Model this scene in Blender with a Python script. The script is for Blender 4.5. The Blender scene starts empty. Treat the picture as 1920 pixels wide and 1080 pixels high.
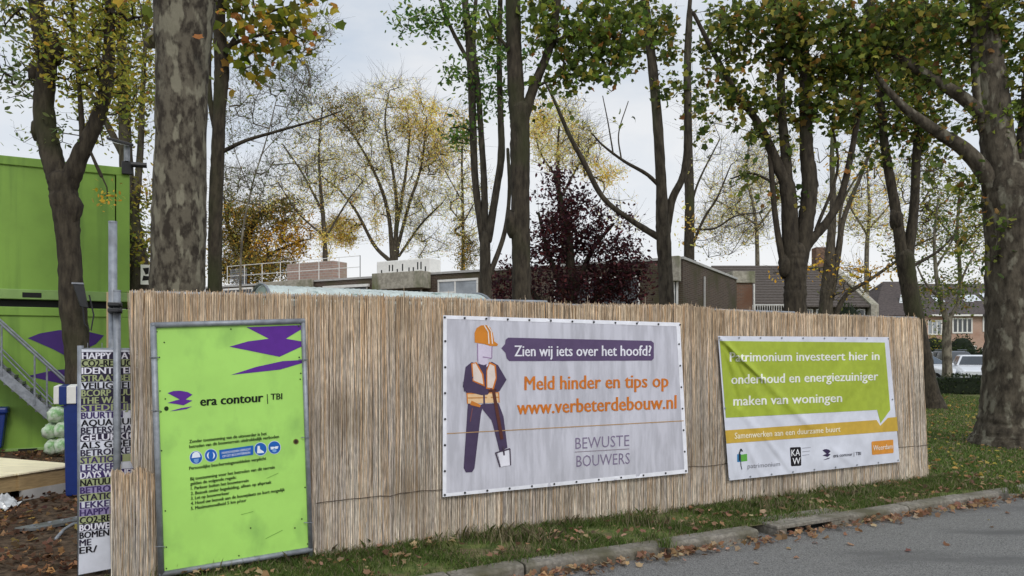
import bpy, bmesh, math, random
import numpy as np
from mathutils import noise as mnoise
from mathutils import Vector, Matrix
random.seed(7)
RNG = np.random.default_rng(7)
SC = bpy.context.scene
COL = SC.collection
rad = math.radians

# ------------------------------------------------------------------ camera
FPX = 1380.0                      # focal length in pixels of the 1920 px wide photograph
EYE = Vector((0, 0, 1.6))
HORIZON = 658                     # the photograph's verticals are parallel: a level camera, picture shifted up
cd = bpy.data.cameras.new('camera')
cam = bpy.data.objects.new('camera', cd)
COL.objects.link(cam)
cam.location = EYE
cam.rotation_euler = (math.pi / 2, 0, 0)
cd.shift_y = (HORIZON - 540) / 1920
cd.sensor_width = 36
cd.lens = 36 * FPX / 1920
cd.clip_start = 0.1
cd.clip_end = 3000
SC.camera = cam

# ------------------------------------------------------------------ sky and sun
SUN_EL, SUN_AZ = rad(44), rad(156)      # azimuth clockwise from +Y: behind the camera, to the right
sun_dir = Vector((math.sin(SUN_AZ) * math.cos(SUN_EL), math.cos(SUN_AZ) * math.cos(SUN_EL), math.sin(SUN_EL)))
W = bpy.data.worlds.new('World')
SC.world = W
W.use_nodes = True
nt = W.node_tree
nt.nodes.clear()
N = nt.nodes.new
L = nt.links.new
out = N('ShaderNodeOutputWorld')
bg = N('ShaderNodeBackground')
bg.inputs['Strength'].default_value = 0.1
sky = N('ShaderNodeTexSky')
sky.sky_type = 'NISHITA'
sky.sun_disc = False
sky.sun_elevation = SUN_EL
sky.sun_rotation = SUN_AZ
sky.dust_density = 3.0
tc = N('ShaderNodeTexCoord')
mp = N('ShaderNodeMapping')
mp.inputs['Scale'].default_value = (1.0, 1.0, 2.6)
no = N('ShaderNodeTexNoise')
no.inputs['Scale'].default_value = 2.3
no.inputs['Detail'].default_value = 6
no.inputs['Roughness'].default_value = 0.55
L(tc.outputs['Generated'], mp.inputs['Vector'])
L(mp.outputs[0], no.inputs['Vector'])
cr = N('ShaderNodeValToRGB')            # cloud shade: grey-blue to white
cr.color_ramp.elements[0].position = 0.36
cr.color_ramp.elements[0].color = (0.48, 0.60, 0.76, 1)
cr.color_ramp.elements[1].position = 0.62
cr.color_ramp.elements[1].color = (0.87, 0.895, 0.93, 1)
L(no.outputs['Fac'], cr.inputs['Fac'])
sep = N('ShaderNodeSeparateXYZ')
L(tc.outputs['Generated'], sep.inputs[0])
elev = N('ShaderNodeMapRange')          # brighter, whiter cloud low over the horizon
elev.inputs['From Min'].default_value = 0.0
elev.inputs['From Max'].default_value = 0.44
elev.inputs['To Min'].default_value = 1.0
elev.inputs['To Max'].default_value = 0.0
L(sep.outputs['Z'], elev.inputs['Value'])
mh = N('ShaderNodeMix')
mh.data_type = 'RGBA'
L(elev.outputs[0], mh.inputs[0])
L(cr.outputs[0], mh.inputs[6])
mh.inputs[7].default_value = (1.07, 1.07, 1.07, 1)
dt = N('ShaderNodeVectorMath')          # the cloud is brighter round the hidden sun
dt.operation = 'DOT_PRODUCT'
L(tc.outputs['Generated'], dt.inputs[0])
dt.inputs[1].default_value = sun_dir
gl = N('ShaderNodeMapRange')
gl.inputs['From Min'].default_value = -0.3
gl.inputs['From Max'].default_value = 1.0
gl.inputs['To Min'].default_value = 9.6
gl.inputs['To Max'].default_value = 14.0
L(dt.outputs['Value'], gl.inputs['Value'])
sc_ = N('ShaderNodeVectorMath')
sc_.operation = 'SCALE'
L(mh.outputs[2], sc_.inputs[0])
L(gl.outputs[0], sc_.inputs['Scale'])
mx = N('ShaderNodeMix')
mx.data_type = 'RGBA'
mx.inputs[0].default_value = 0.9
L(sky.outputs[0], mx.inputs[6])
L(sc_.outputs[0], mx.inputs[7])
L(mx.outputs[2], bg.inputs['Color'])
L(bg.outputs[0], out.inputs['Surface'])
sl = bpy.data.lights.new('sun', 'SUN')
sl.energy = 1.2
sl.angle = rad(14)
sl.color = (1, 0.95, 0.88)
so = bpy.data.objects.new('sun', sl)
COL.objects.link(so)
so.rotation_euler = (-sun_dir).to_track_quat('-Z', 'Y').to_euler()
so.location = (0, -20, 30)
SC.view_settings.view_transform = 'Standard'
SC.view_settings.look = 'None'
SC.view_settings.exposure = 0.0
SC.view_settings.gamma = 1
SC.render.engine = 'CYCLES'
SC.cycles.use_denoising = True
SC.cycles.max_bounces = 6
SC.cycles.diffuse_bounces = 3
SC.cycles.transparent_max_bounces = 6
SC.cycles.caustics_reflective = False
SC.cycles.caustics_refractive = False

# ------------------------------------------------------------------ measuring: photograph pixel -> place
def ray(px, py):
    return Vector(((px - 960) / FPX, 1.0, (HORIZON - py) / FPX))


def P(px, py, Y):
    d = ray(px, py)
    return EYE + d * (Y / d.y)


def G(px, py, z=0.0):
    d = ray(px, py)
    return EYE + d * ((z - EYE.z) / d.z)


FA, FB = G(590, 1042), G(1738, 897)
FD = (FB - FA).normalized()                       # along the fence, to the right
FN = Vector((FD.y, -FD.x, 0))                     # fence normal, towards the road


def F(px, py, off=0.0):                           # a point on a sheet standing off metres before the fence
    d = ray(px, py)
    o = FA + FN * off
    return EYE + d * ((o - EYE).dot(FN) / d.dot(FN))


def S(r, g, b, k=1.0):
    f = lambda c: (c / 255 / 12.92 if c / 255 <= 0.04045 else ((c / 255 + 0.055) / 1.055) ** 2.4) * k
    return (f(r), f(g), f(b))


# ------------------------------------------------------------------ materials
def mat(name, base=(0.5, 0.5, 0.5), rough=0.7, var=0.15, scale=6.0, stretch=(1, 1, 1), bump=0.0, bscale=None, attr=False,
        transl=0.0, metal=0.0, spec=0.3, two=None, lo=0.4, hi=0.6, detail=5, stain=None, mid=0.0):
    m = bpy.data.materials.new(name)
    m.use_nodes = True
    t = m.node_tree
    n, l = t.nodes.new, t.links.new
    b = t.nodes['Principled BSDF']
    b.inputs['Roughness'].default_value = rough
    b.inputs['Metallic'].default_value = metal
    b.inputs['Specular IOR Level'].default_value = spec
    tcn = n('ShaderNodeTexCoord')
    mpn = n('ShaderNodeMapping')
    mpn.inputs['Scale'].default_value = stretch
    l(tcn.outputs['Object'], mpn.inputs['Vector'])
    nz = n('ShaderNodeTexNoise')
    nz.inputs['Scale'].default_value = scale
    nz.inputs['Detail'].default_value = detail
    nz.inputs['Roughness'].default_value = 0.6
    l(mpn.outputs[0], nz.inputs['Vector'])
    rp = n('ShaderNodeValToRGB')
    rp.color_ramp.elements[0].position = lo
    rp.color_ramp.elements[1].position = hi
    if attr:
        base = (1, 1, 1)
    if two is None:
        c0, c1 = [c * (1 - var) for c in base], [c * (1 + var) for c in base]
    else:
        c0, c1 = base, two
    rp.color_ramp.elements[0].color = (*c0, 1)
    rp.color_ramp.elements[1].color = (*c1, 1)
    l(nz.outputs['Fac'], rp.inputs['Fac'])
    colout = rp.outputs[0]
    if attr:
        at = n('ShaderNodeAttribute')
        at.attribute_name = 'Col'
        mu = n('ShaderNodeMix')
        mu.data_type = 'RGBA'
        mu.blend_type = 'MULTIPLY'
        mu.inputs[0].default_value = 1
        l(at.outputs['Color'], mu.inputs[6])
        l(colout, mu.inputs[7])
        colout = mu.outputs[2]
    if stain is not None:                # (colour, scale, low, high, stretch): blotches with a shape of their own
        sc2, ss, s0, s1, sst = stain
        mp2 = n('ShaderNodeMapping')
        mp2.inputs['Scale'].default_value = sst
        mp2.inputs['Location'].default_value = (3.1, 7.7, 1.3)
        l(tcn.outputs['Object'], mp2.inputs['Vector'])
        n2 = n('ShaderNodeTexNoise')
        n2.inputs['Scale'].default_value = ss
        n2.inputs['Detail'].default_value = 6
        l(mp2.outputs[0], n2.inputs['Vector'])
        r2 = n('ShaderNodeMapRange')
        r2.inputs['From Min'].default_value = s0
        r2.inputs['From Max'].default_value = s1
        l(n2.outputs['Fac'], r2.inputs['Value'])
        m2 = n('ShaderNodeMix')
        m2.data_type = 'RGBA'
        l(r2.outputs[0], m2.inputs[0])
        l(colout, m2.inputs[6])
        m2.inputs[7].default_value = (*sc2, 1)
        colout = m2.outputs[2]
    l(colout, b.inputs['Base Color'])
    if bump:
        nb = n('ShaderNodeTexNoise')
        nb.inputs['Scale'].default_value = bscale or scale * 2
        nb.inputs['Detail'].default_value = 6
        l(mpn.outputs[0], nb.inputs['Vector'])
        bp = n('ShaderNodeBump')
        bp.inputs['Strength'].default_value = bump
        bp.inputs['Distance'].default_value = 0.02
        l(nb.outputs['Fac'], bp.inputs['Height'])
        l(bp.outputs[0], b.inputs['Normal'])
    if transl:
        tr = n('ShaderNodeBsdfTranslucent')
        l(colout, tr.inputs['Color'])
        ms = n('ShaderNodeMixShader')
        ms.inputs[0].default_value = transl
        l(b.outputs[0], ms.inputs[1])
        l(tr.outputs[0], ms.inputs[2])
        l(ms.outputs[0], t.nodes['Material Output'].inputs['Surface'])
    return m


def brick(name, c1, c2, mortar, d, bw=0.22, bh=0.075, gap=0.012, stain=None):
    m = bpy.data.materials.new(name)
    m.use_nodes = True
    t = m.node_tree
    n, l = t.nodes.new, t.links.new
    b = t.nodes['Principled BSDF']
    b.inputs['Roughness'].default_value = 0.9
    b.inputs['Specular IOR Level'].default_value = 0.2
    tcn = n('ShaderNodeTexCoord')
    dp = n('ShaderNodeVectorMath')
    dp.operation = 'DOT_PRODUCT'
    dp.inputs[1].default_value = (d[0], d[1], 0)
    l(tcn.outputs['Object'], dp.inputs[0])
    sx = n('ShaderNodeSeparateXYZ')
    l(tcn.outputs['Object'], sx.inputs[0])
    cx = n('ShaderNodeCombineXYZ')
    l(dp.outputs['Value'], cx.inputs[0])
    l(sx.outputs['Z'], cx.inputs[1])
    bt = n('ShaderNodeTexBrick')
    bt.inputs['Scale'].default_value = 1
    bt.inputs['Color1'].default_value = (*c1, 1)
    bt.inputs['Color2'].default_value = (*c2, 1)
    bt.inputs['Mortar'].default_value = (*mortar, 1)
    bt.inputs['Mortar Size'].default_value = gap
    bt.inputs['Brick Width'].default_value = bw
    bt.inputs['Row Height'].default_value = bh
    l(cx.outputs[0], bt.inputs['Vector'])
    nz = n('ShaderNodeTexNoise')
    nz.inputs['Scale'].default_value = 0.9
    nz.inputs['Detail'].default_value = 6
    l(tcn.outputs['Object'], nz.inputs['Vector'])
    mr = n('ShaderNodeMapRange')
    mr.inputs['From Min'].default_value = 0.45
    mr.inputs['From Max'].default_value = 0.7
    l(nz.outputs['Fac'], mr.inputs['Value'])
    mxn = n('ShaderNodeMix')
    mxn.data_type = 'RGBA'
    l(mr.outputs[0], mxn.inputs[0])
    l(bt.outputs[0], mxn.inputs[6])
    mxn.inputs[7].default_value = (*(stain or [c * 0.75 for c in c1]), 1)
    l(mxn.outputs[2], b.inputs['Base Color'])
    bp = n('ShaderNodeBump')
    bp.inputs['Strength'].default_value = 0.4
    bp.inputs['Distance'].default_value = 0.01
    l(bt.outputs['Fac'], bp.inputs['Height'])
    bp.invert = True
    l(bp.outputs[0], b.inputs['Normal'])
    return m


M = {}
M['leaf'] = mat('leaf', attr=True, var=0.12, scale=9, rough=0.6, transl=0.5, spec=0.25)
M['bark_dark'] = mat('bark_dark', S(64, 56, 47, .48), 0.95, scale=16, stretch=(1, 1, .3), two=S(106, 96, 80, .5), lo=.35, hi=.65, bump=.9, bscale=30,
                     stain=(S(84, 86, 56, .5), 1.1, .56, .72, (1, 1, .6)))
M['bark_mid'] = mat('bark_mid', S(78, 70, 60, .52), 0.95, scale=14, stretch=(1, 1, .3), two=S(120, 110, 94, .58), lo=.35, hi=.65, bump=.8, bscale=28,
                    stain=(S(104, 108, 76, .7), 1.1, .55, .75, (1, 1, .5)))
M['bark_pale'] = mat('bark_pale', S(100, 92, 80, .7), 0.95, scale=9, stretch=(1, 1, .4), two=S(150, 142, 124, .8), bump=.5)
M['bark_brown'] = mat('bark_brown', S(72, 64, 54, .55), 0.95, scale=11, stretch=(1, 1, .4), two=S(122, 112, 96, .62), lo=.36, hi=.64, bump=1.0, bscale=20, detail=10,
                       stain=(S(150, 144, 126, .7), 6.5, .55, .64, (1, 1, .5)))
M['bark_plane'] = mat('bark_plane', S(72, 64, 54, .6), 0.92, scale=13, stretch=(1, 1, .5), two=S(120, 112, 96, .66), lo=.42, hi=.56, bump=1.0, bscale=18, detail=12,
                      stain=(S(146, 140, 120, .72), 9, .54, .61, (1, 1, .42)))
M['reed'] = mat('reed', attr=True, var=0.5, scale=5, stretch=(26, 26, 2.4), rough=0.85, spec=0.2, lo=.33, hi=.67,
                stain=(S(142, 122, 96, .75), 2.2, .5, .95, (1, 1, .8)))
M['wire'] = mat('rusty_wire', S(70, 58, 48), 0.8, metal=0.2)
M['galv'] = mat('galvanised_steel', S(138, 142, 148), 0.5, var=.16, scale=14, metal=0.35, spec=.5, stain=(S(116, 116, 116), 5, .55, .75, (1, 1, 1)))
M['dark_metal'] = mat('black_coated_metal', (.022, .022, .024), 0.45, spec=.4)
M['board'] = mat('lime_board', S(168, 218, 106), 0.5, var=.035, scale=3, spec=.3, stain=(S(128, 172, 88), 4.5, .55, .9, (1, 1, .6)))
M['print'] = mat('printed_ink', attr=True, var=0.05, scale=12, rough=0.6, spec=.2)
M['banner_white'] = mat('white_mesh_banner', S(203, 202, 211), 0.65, var=.11, scale=4, stretch=(3, 3, .5), spec=.2, transl=.12)
M['banner_vinyl'] = mat('white_vinyl', S(212, 214, 224), 0.5, var=.06, scale=5, spec=.35)
M['asphalt'] = mat('asphalt', (.162, .159, .152), 0.9, var=.5, scale=110, lo=.38, hi=.62, bump=.35, bscale=180, detail=3,
                   stain=((.105, .103, .10), 1.3, .53, .70, (.45, 1.7, 1)))
M['kerbstone'] = mat('concrete_kerb', S(140, 134, 124, .8), 0.95, var=.25, scale=30, bump=.25, stain=(S(98, 94, 74, .75), 2.5, .42, .66, (1, 1, 1)))
M['concrete'] = mat('mossy_concrete', S(160, 154, 140), 0.95, var=.2, scale=6, stain=(S(112, 116, 80, .8), 1.6, .5, .72, (1, 1, .35)))
M['white_paint'] = mat('white_paint', S(228, 226, 220), 0.5, var=.05)
M['glass'] = mat('window_glass', (.035, .042, .05), 0.08, var=.25, scale=1.2, spec=.6)
M['curtain_glass'] = mat('window_glass_with_blinds', S(150, 156, 162), 0.15, var=.35, scale=1.1, spec=.6, lo=.3, hi=.7)
M['black'] = mat('black_gap', (.012, .012, .012), 0.8)
M['cabin'] = mat('lime_green_steel', S(134, 172, 72, .85), 0.5, var=.05, scale=2, spec=.3, stain=(S(98, 134, 58, .8), 2.2, .5, .8, (2.5, 2.5, .16)))
M['cabin_rail'] = mat('pale_green_steel', S(140, 172, 98, .85), 0.5, var=.06)
M['purple'] = mat('purple_paint', S(62, 34, 104), 0.5, var=.05)
M['blue'] = mat('dark_blue_plastic', S(22, 46, 112), 0.4, var=.08, spec=.4)
M['plywood'] = mat('plywood', S(240, 228, 192), 0.75, var=.1, scale=5, stretch=(1, 7, 1))
M['ply_edge'] = mat('timber_edge', S(176, 150, 108, .8), 0.85, var=.16, scale=8, stretch=(1, 1, 9))
M['grey_board'] = mat('grey_board', S(176, 174, 170), 0.7, var=.08)
M['plastic_wrap'] = mat('green_white_wrap', S(206, 216, 196), 0.3, scale=7, two=S(120, 166, 104), lo=.42, hi=.6, spec=.6, bump=.4)
M['clear_wrap'] = mat('clear_plastic', S(190, 192, 192), 0.2, var=.2, scale=6, spec=.7, bump=.5)
M['steel_plate'] = mat('scuffed_steel_plate', S(112, 114, 114), 0.5, var=.2, scale=7, metal=.3, stain=(S(88, 80, 70), 3, .52, .68, (1, 1, 1)))
M['polycarb'] = mat('mint_polycarbonate', S(222, 234, 230), 0.35, var=.1, scale=6, spec=.5, transl=.3, stain=(S(120, 150, 138), 6, .6, .72, (1, 1, 1)))
M['roof_tile'] = mat('roof_tile', S(96, 88, 82, .8), 0.9, var=.22, scale=8, stretch=(1, 1, 3.4), bump=.5)
M['roof_dark'] = mat('dark_roof_tile', S(86, 78, 76, .9), 0.85, var=.25, scale=5, stretch=(1, 1, 4), bump=.4)
M['tyre'] = mat('tyre_rubber', (.02, .02, .02), 0.8)
M['car_white'] = mat('white_car_paint', S(222, 224, 228), 0.25, var=.02, spec=.6)
M['car_dark'] = mat('dark_grey_car_paint', S(70, 74, 82), 0.25, var=.05, spec=.6)
M['lamp_glass'] = mat('headlamp_glass', S(210, 214, 218), 0.1, spec=.8)
M['timber'] = mat('raw_timber', S(196, 170, 132, .9), 0.8, var=.15, scale=6, stretch=(1, 1, .2))
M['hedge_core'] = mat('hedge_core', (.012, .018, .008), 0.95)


def ground_mat():
    m = bpy.data.materials.new('ground_soil_and_grass')
    m.use_nodes = True
    t = m.node_tree
    n, l = t.nodes.new, t.links.new
    b = t.nodes['Principled BSDF']
    b.inputs['Roughness'].default_value = 0.95
    b.inputs['Specular IOR Level'].default_value = 0.15
    tcn = n('ShaderNodeTexCoord')

    def noise(s, d=6):
        z = n('ShaderNodeTexNoise')
        z.inputs['Scale'].default_value = s
        z.inputs['Detail'].default_value = d
        l(tcn.outputs['Object'], z.inputs['Vector'])
        return z.outputs['Fac']

    def ramp(f, p0, c0, p1, c1):
        r = n('ShaderNodeValToRGB')
        r.color_ramp.elements[0].position = p0
        r.color_ramp.elements[0].color = (*c0, 1)
        r.color_ramp.elements[1].position = p1
        r.color_ramp.elements[1].color = (*c1, 1)
        l(f, r.inputs['Fac'])
        return r.outputs[0]
    soil = ramp(noise(14), .35, S(64, 52, 42, .8), .65, S(112, 94, 76, .8))
    lawn = ramp(noise(9), .35, (.07, .10, .028), .65, (.15, .17, .055))
    dirt = ramp(noise(22), .35, S(98, 86, 66, .85), .7, S(140, 124, 98, .85))
    patch = n('ShaderNodeMapRange')
    patch.inputs['From Min'].default_value = .5
    patch.inputs['From Max'].default_value = .62
    l(noise(1.6), patch.inputs['Value'])
    mg = n('ShaderNodeMix')
    mg.data_type = 'RGBA'
    l(patch.outputs[0], mg.inputs[0])
    l(lawn, mg.inputs[6])
    l(dirt, mg.inputs[7])
    sx = n('ShaderNodeSeparateXYZ')          # the building site, left of and behind the fence, is bare soil
    l(tcn.outputs['Object'], sx.inputs[0])
    dp = n('ShaderNodeVectorMath')
    dp.operation = 'DOT_PRODUCT'
    dp.inputs[1].default_value = FN
    sb = n('ShaderNodeVectorMath')
    sb.operation = 'SUBTRACT'
    sb.inputs[1].default_value = FA
    l(tcn.outputs['Object'], sb.inputs[0])
    l(sb.outputs[0], dp.inputs[0])
    behind = n('ShaderNodeMapRange')
    behind.inputs['From Min'].default_value = 0.05
    behind.inputs['From Max'].default_value = -0.05
    l(dp.outputs['Value'], behind.inputs['Value'])
    left = n('ShaderNodeMapRange')
    left.inputs['From Min'].default_value = FB.x
    left.inputs['From Max'].default_value = FB.x - .4
    l(sx.outputs['X'], left.inputs['Value'])
    mu = n('ShaderNodeMath')
    mu.operation = 'MULTIPLY'
    l(behind.outputs[0], mu.inputs[0])
    l(left.outputs[0], mu.inputs[1])
    ms = n('ShaderNodeMix')
    ms.data_type = 'RGBA'
    l(mu.outputs[0], ms.inputs[0])
    l(mg.outputs[2], ms.inputs[6])
    l(soil, ms.inputs[7])
    l(ms.outputs[2], b.inputs['Base Color'])
    bp = n('ShaderNodeBump')
    bp.inputs['Strength'].default_value = .7
    bp.inputs['Distance'].default_value = .03
    l(noise(30), bp.inputs['Height'])
    l(bp.outputs[0], b.inputs['Normal'])
    return m


M['ground'] = ground_mat()


# ------------------------------------------------------------------ objects
def tag(o, label=None, cat=None, group=None, kind=None):
    if label:
        o['label'] = label
    if cat:
        o['category'] = cat
    if group:
        o['group'] = group
    if kind:
        o['kind'] = kind
    return o


def thing(name, label, cat, loc, group=None):
    o = bpy.data.objects.new(name, None)
    COL.objects.link(o)
    o.location = loc
    o.empty_display_size = 0.2
    return tag(o, label, cat, group)


def abs_loc(o):
    v = Vector(o.location)
    return v + abs_loc(o.parent) if o.parent else v


def link(name, me, m, parent=None, local=False):
    o = bpy.data.objects.new(name, me)
    COL.objects.link(o)
    if m and not me.materials:
        me.materials.append(m)
    if parent:
        o.parent = parent
        if not local:
            o.location = -abs_loc(parent)
    return o


def npmesh(name, verts, faces, m, parent=None, col=None, smooth=False, local=False):
    """verts (n,3); faces: list of (k,arity) int arrays; col (n,3) per vertex"""
    me = bpy.data.meshes.new(name)
    verts = np.ascontiguousarray(verts, dtype=np.float32)
    me.vertices.add(len(verts))
    me.vertices.foreach_set('co', verts.ravel())
    loops = np.concatenate([f.ravel() for f in faces]).astype(np.int32)
    tot = np.concatenate([np.full(len(f), f.shape[1]) for f in faces]).astype(np.int32)
    me.loops.add(len(loops))
    me.loops.foreach_set('vertex_index', loops)
    me.polygons.add(len(tot))
    st = np.concatenate([[0], np.cumsum(tot)[:-1]]).astype(np.int32)
    me.polygons.foreach_set('loop_start', st)
    me.polygons.foreach_set('loop_total', tot)
    if smooth:
        me.polygons.foreach_set('use_smooth', np.ones(len(tot), dtype=bool))
    if col is not None:
        a = me.color_attributes.new('Col', 'FLOAT_COLOR', 'POINT')
        c = np.ones((len(verts), 4), dtype=np.float32)
        c[:, :3] = col
        a.data.foreach_set('color', c.ravel())
    me.update(calc_edges=True)
    me.validate()
    return link(name, me, m, parent, local)


class Frame:
    """local axes: a along d, b to the left of d, z up"""
    def __init__(s, o, d, z0=0.0):
        s.o = Vector((o[0], o[1], z0))
        s.d = Vector((d[0], d[1], 0)).normalized()
        s.p = Vector((-s.d.y, s.d.x, 0))

    def __call__(s, a, b, z):
        return s.o + s.d * a + s.p * b + Vector((0, 0, z))


class MB:
    def __init__(s):
        s.v, s.f, s.c = [], [], []

    def add(s, vs, fs, col=None):
        k = len(s.v)
        s.v += [tuple(v) for v in vs]
        s.f += [tuple(i + k for i in f) for f in fs]
        s.c += [col or (1, 1, 1)] * len(vs)
        return s

    def box(s, fr, a0, a1, b0, b1, z0, z1, col=None):
        vs = [fr(a, b, z) for z in (z0, z1) for b in (b0, b1) for a in (a0, a1)]
        return s.add(vs, [(0, 2, 3, 1), (4, 5, 7, 6), (0, 1, 5, 4), (2, 6, 7, 3), (0, 4, 6, 2), (1, 3, 7, 5)], col)

    def prism(s, pts, ext, col=None):
        n = len(pts)
        vs = [Vector(p) for p in pts] + [Vector(p) + ext for p in pts]
        fs = [tuple(range(n))[::-1], tuple(range(n, 2 * n))] + [(i, (i + 1) % n, n + (i + 1) % n, n + i) for i in range(n)]
        return s.add(vs, fs, col)

    def tube(s, pts, rr, n=8, cap=True, col=None, jit=0.0):
        pts = [Vector(p) for p in pts]
        if not isinstance(rr, (list, tuple)):
            rr = [rr] * len(pts)
        vs, fs = [], []
        prev = None
        for i, p in enumerate(pts):
            t = (pts[min(i + 1, len(pts) - 1)] - pts[max(i - 1, 0)]).normalized()
            if prev is None:
                u = t.orthogonal().normalized()
            else:
                u = (prev - t * prev.dot(t))
                u = u.normalized() if u.length > 1e-6 else t.orthogonal().normalized()
            prev = u
            w = t.cross(u)
            for k in range(n):
                a = 2 * math.pi * k / n
                r = rr[i]
                e = u * math.cos(a) + w * math.sin(a)
                if jit:
                    q = p + e * r
                    r *= 1 + random.uniform(-jit, jit) + jit * 2.4 * mnoise.noise(q * (.5 / max(rr[i], .02)) * .8) + jit * 2.0 * mnoise.noise(q * (1.6 / max(rr[i], .02)))
                vs.append(p + e * r)
        for i in range(len(pts) - 1):
            for k in range(n):
                k2 = (k + 1) % n
                fs.append((i * n + k, i * n + k2, (i + 1) * n + k2, (i + 1) * n + k))
        if cap:
            fs.append(tuple(range(n))[::-1])
            fs.append(tuple((len(pts) - 1) * n + k for k in range(n)))
        return s.add(vs, fs, col)

    def ball(s, c, r, n=10, m=7, sq=(1, 1, 1), jit=0.0, col=None):
        c = Vector(c)
        vs = [c + Vector((0, 0, -r * sq[2]))]
        for i in range(1, m):
            ph = math.pi * i / m - math.pi / 2
            for k in range(n):
                a = 2 * math.pi * k / n
                q = r * (1 + random.uniform(-jit, jit))
                vs.append(c + Vector((math.cos(a) * math.cos(ph) * q * sq[0], math.sin(a) * math.cos(ph) * q * sq[1], math.sin(ph) * q * sq[2])))
        vs.append(c + Vector((0, 0, r * sq[2])))
        fs = [(0, 1 + (k + 1) % n, 1 + k) for k in range(n)]
        for i in range(m - 2):
            for k in range(n):
                a, b = 1 + i * n + k, 1 + i * n + (k + 1) % n
                fs.append((a, b, b + n, a + n))
        e = len(vs) - 1
        fs += [(e, e - n + k, e - n + (k + 1) % n) for k in range(n)]
        return s.add(vs, fs, col)

    def build(s, name, m, parent=None, smooth=False, bevel=0.0, attr=False, local=False):
        me = bpy.data.meshes.new(name)
        me.from_pydata(s.v, [], s.f)
        if smooth:
            for p in me.polygons:
                p.use_smooth = True
        if attr:
            a = me.color_attributes.new('Col', 'FLOAT_COLOR', 'POINT')
            a.data.foreach_set('color', np.array([(*c, 1) for c in s.c], dtype=np.float32).ravel())
        me.update()
        o = link(name, me, m, parent, local)
        if bevel:
            b = o.modifiers.new('bevel', 'BEVEL')
            b.width = bevel
            b.segments = 2
            b.limit_method = 'ANGLE'
        return o


def smooth_path(pts, sub=5):
    """Catmull-Rom through rows of numbers"""
    p = np.array(pts, float)
    if len(p) < 3:
        return p
    e = np.vstack([2 * p[0] - p[1], p, 2 * p[-1] - p[-2]])
    o = []
    for i in range(1, len(e) - 2):
        for k in range(sub):
            t = k / sub
            o.append(0.5 * (2 * e[i] + (e[i + 1] - e[i - 1]) * t + (2 * e[i - 1] - 5 * e[i] + 4 * e[i + 1] - e[i + 2]) * t * t
                            + (3 * e[i] - e[i - 1] - 3 * e[i + 1] + e[i + 2]) * t ** 3))
    o.append(p[-1])
    return np.array(o)


# ------------------------------------------------------------------ printing on sheets
_capH = None


def text_shape(body, bold=0.0, res=2):
    cu = bpy.data.curves.new('txt', 'FONT')
    cu.body = body
    cu.offset = bold
    cu.resolution_u = res
    ob = bpy.data.objects.new('txt', cu)
    COL.objects.link(ob)
    me = bpy.data.meshes.new_from_object(ob.evaluated_get(bpy.context.evaluated_depsgraph_get()))
    bpy.data.objects.remove(ob)
    bpy.data.curves.remove(cu)
    v = [tuple(q.co) for q in me.vertices]
    f = [tuple(q.vertices) for q in me.polygons]
    bpy.data.meshes.remove(me)
    return v, f


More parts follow.
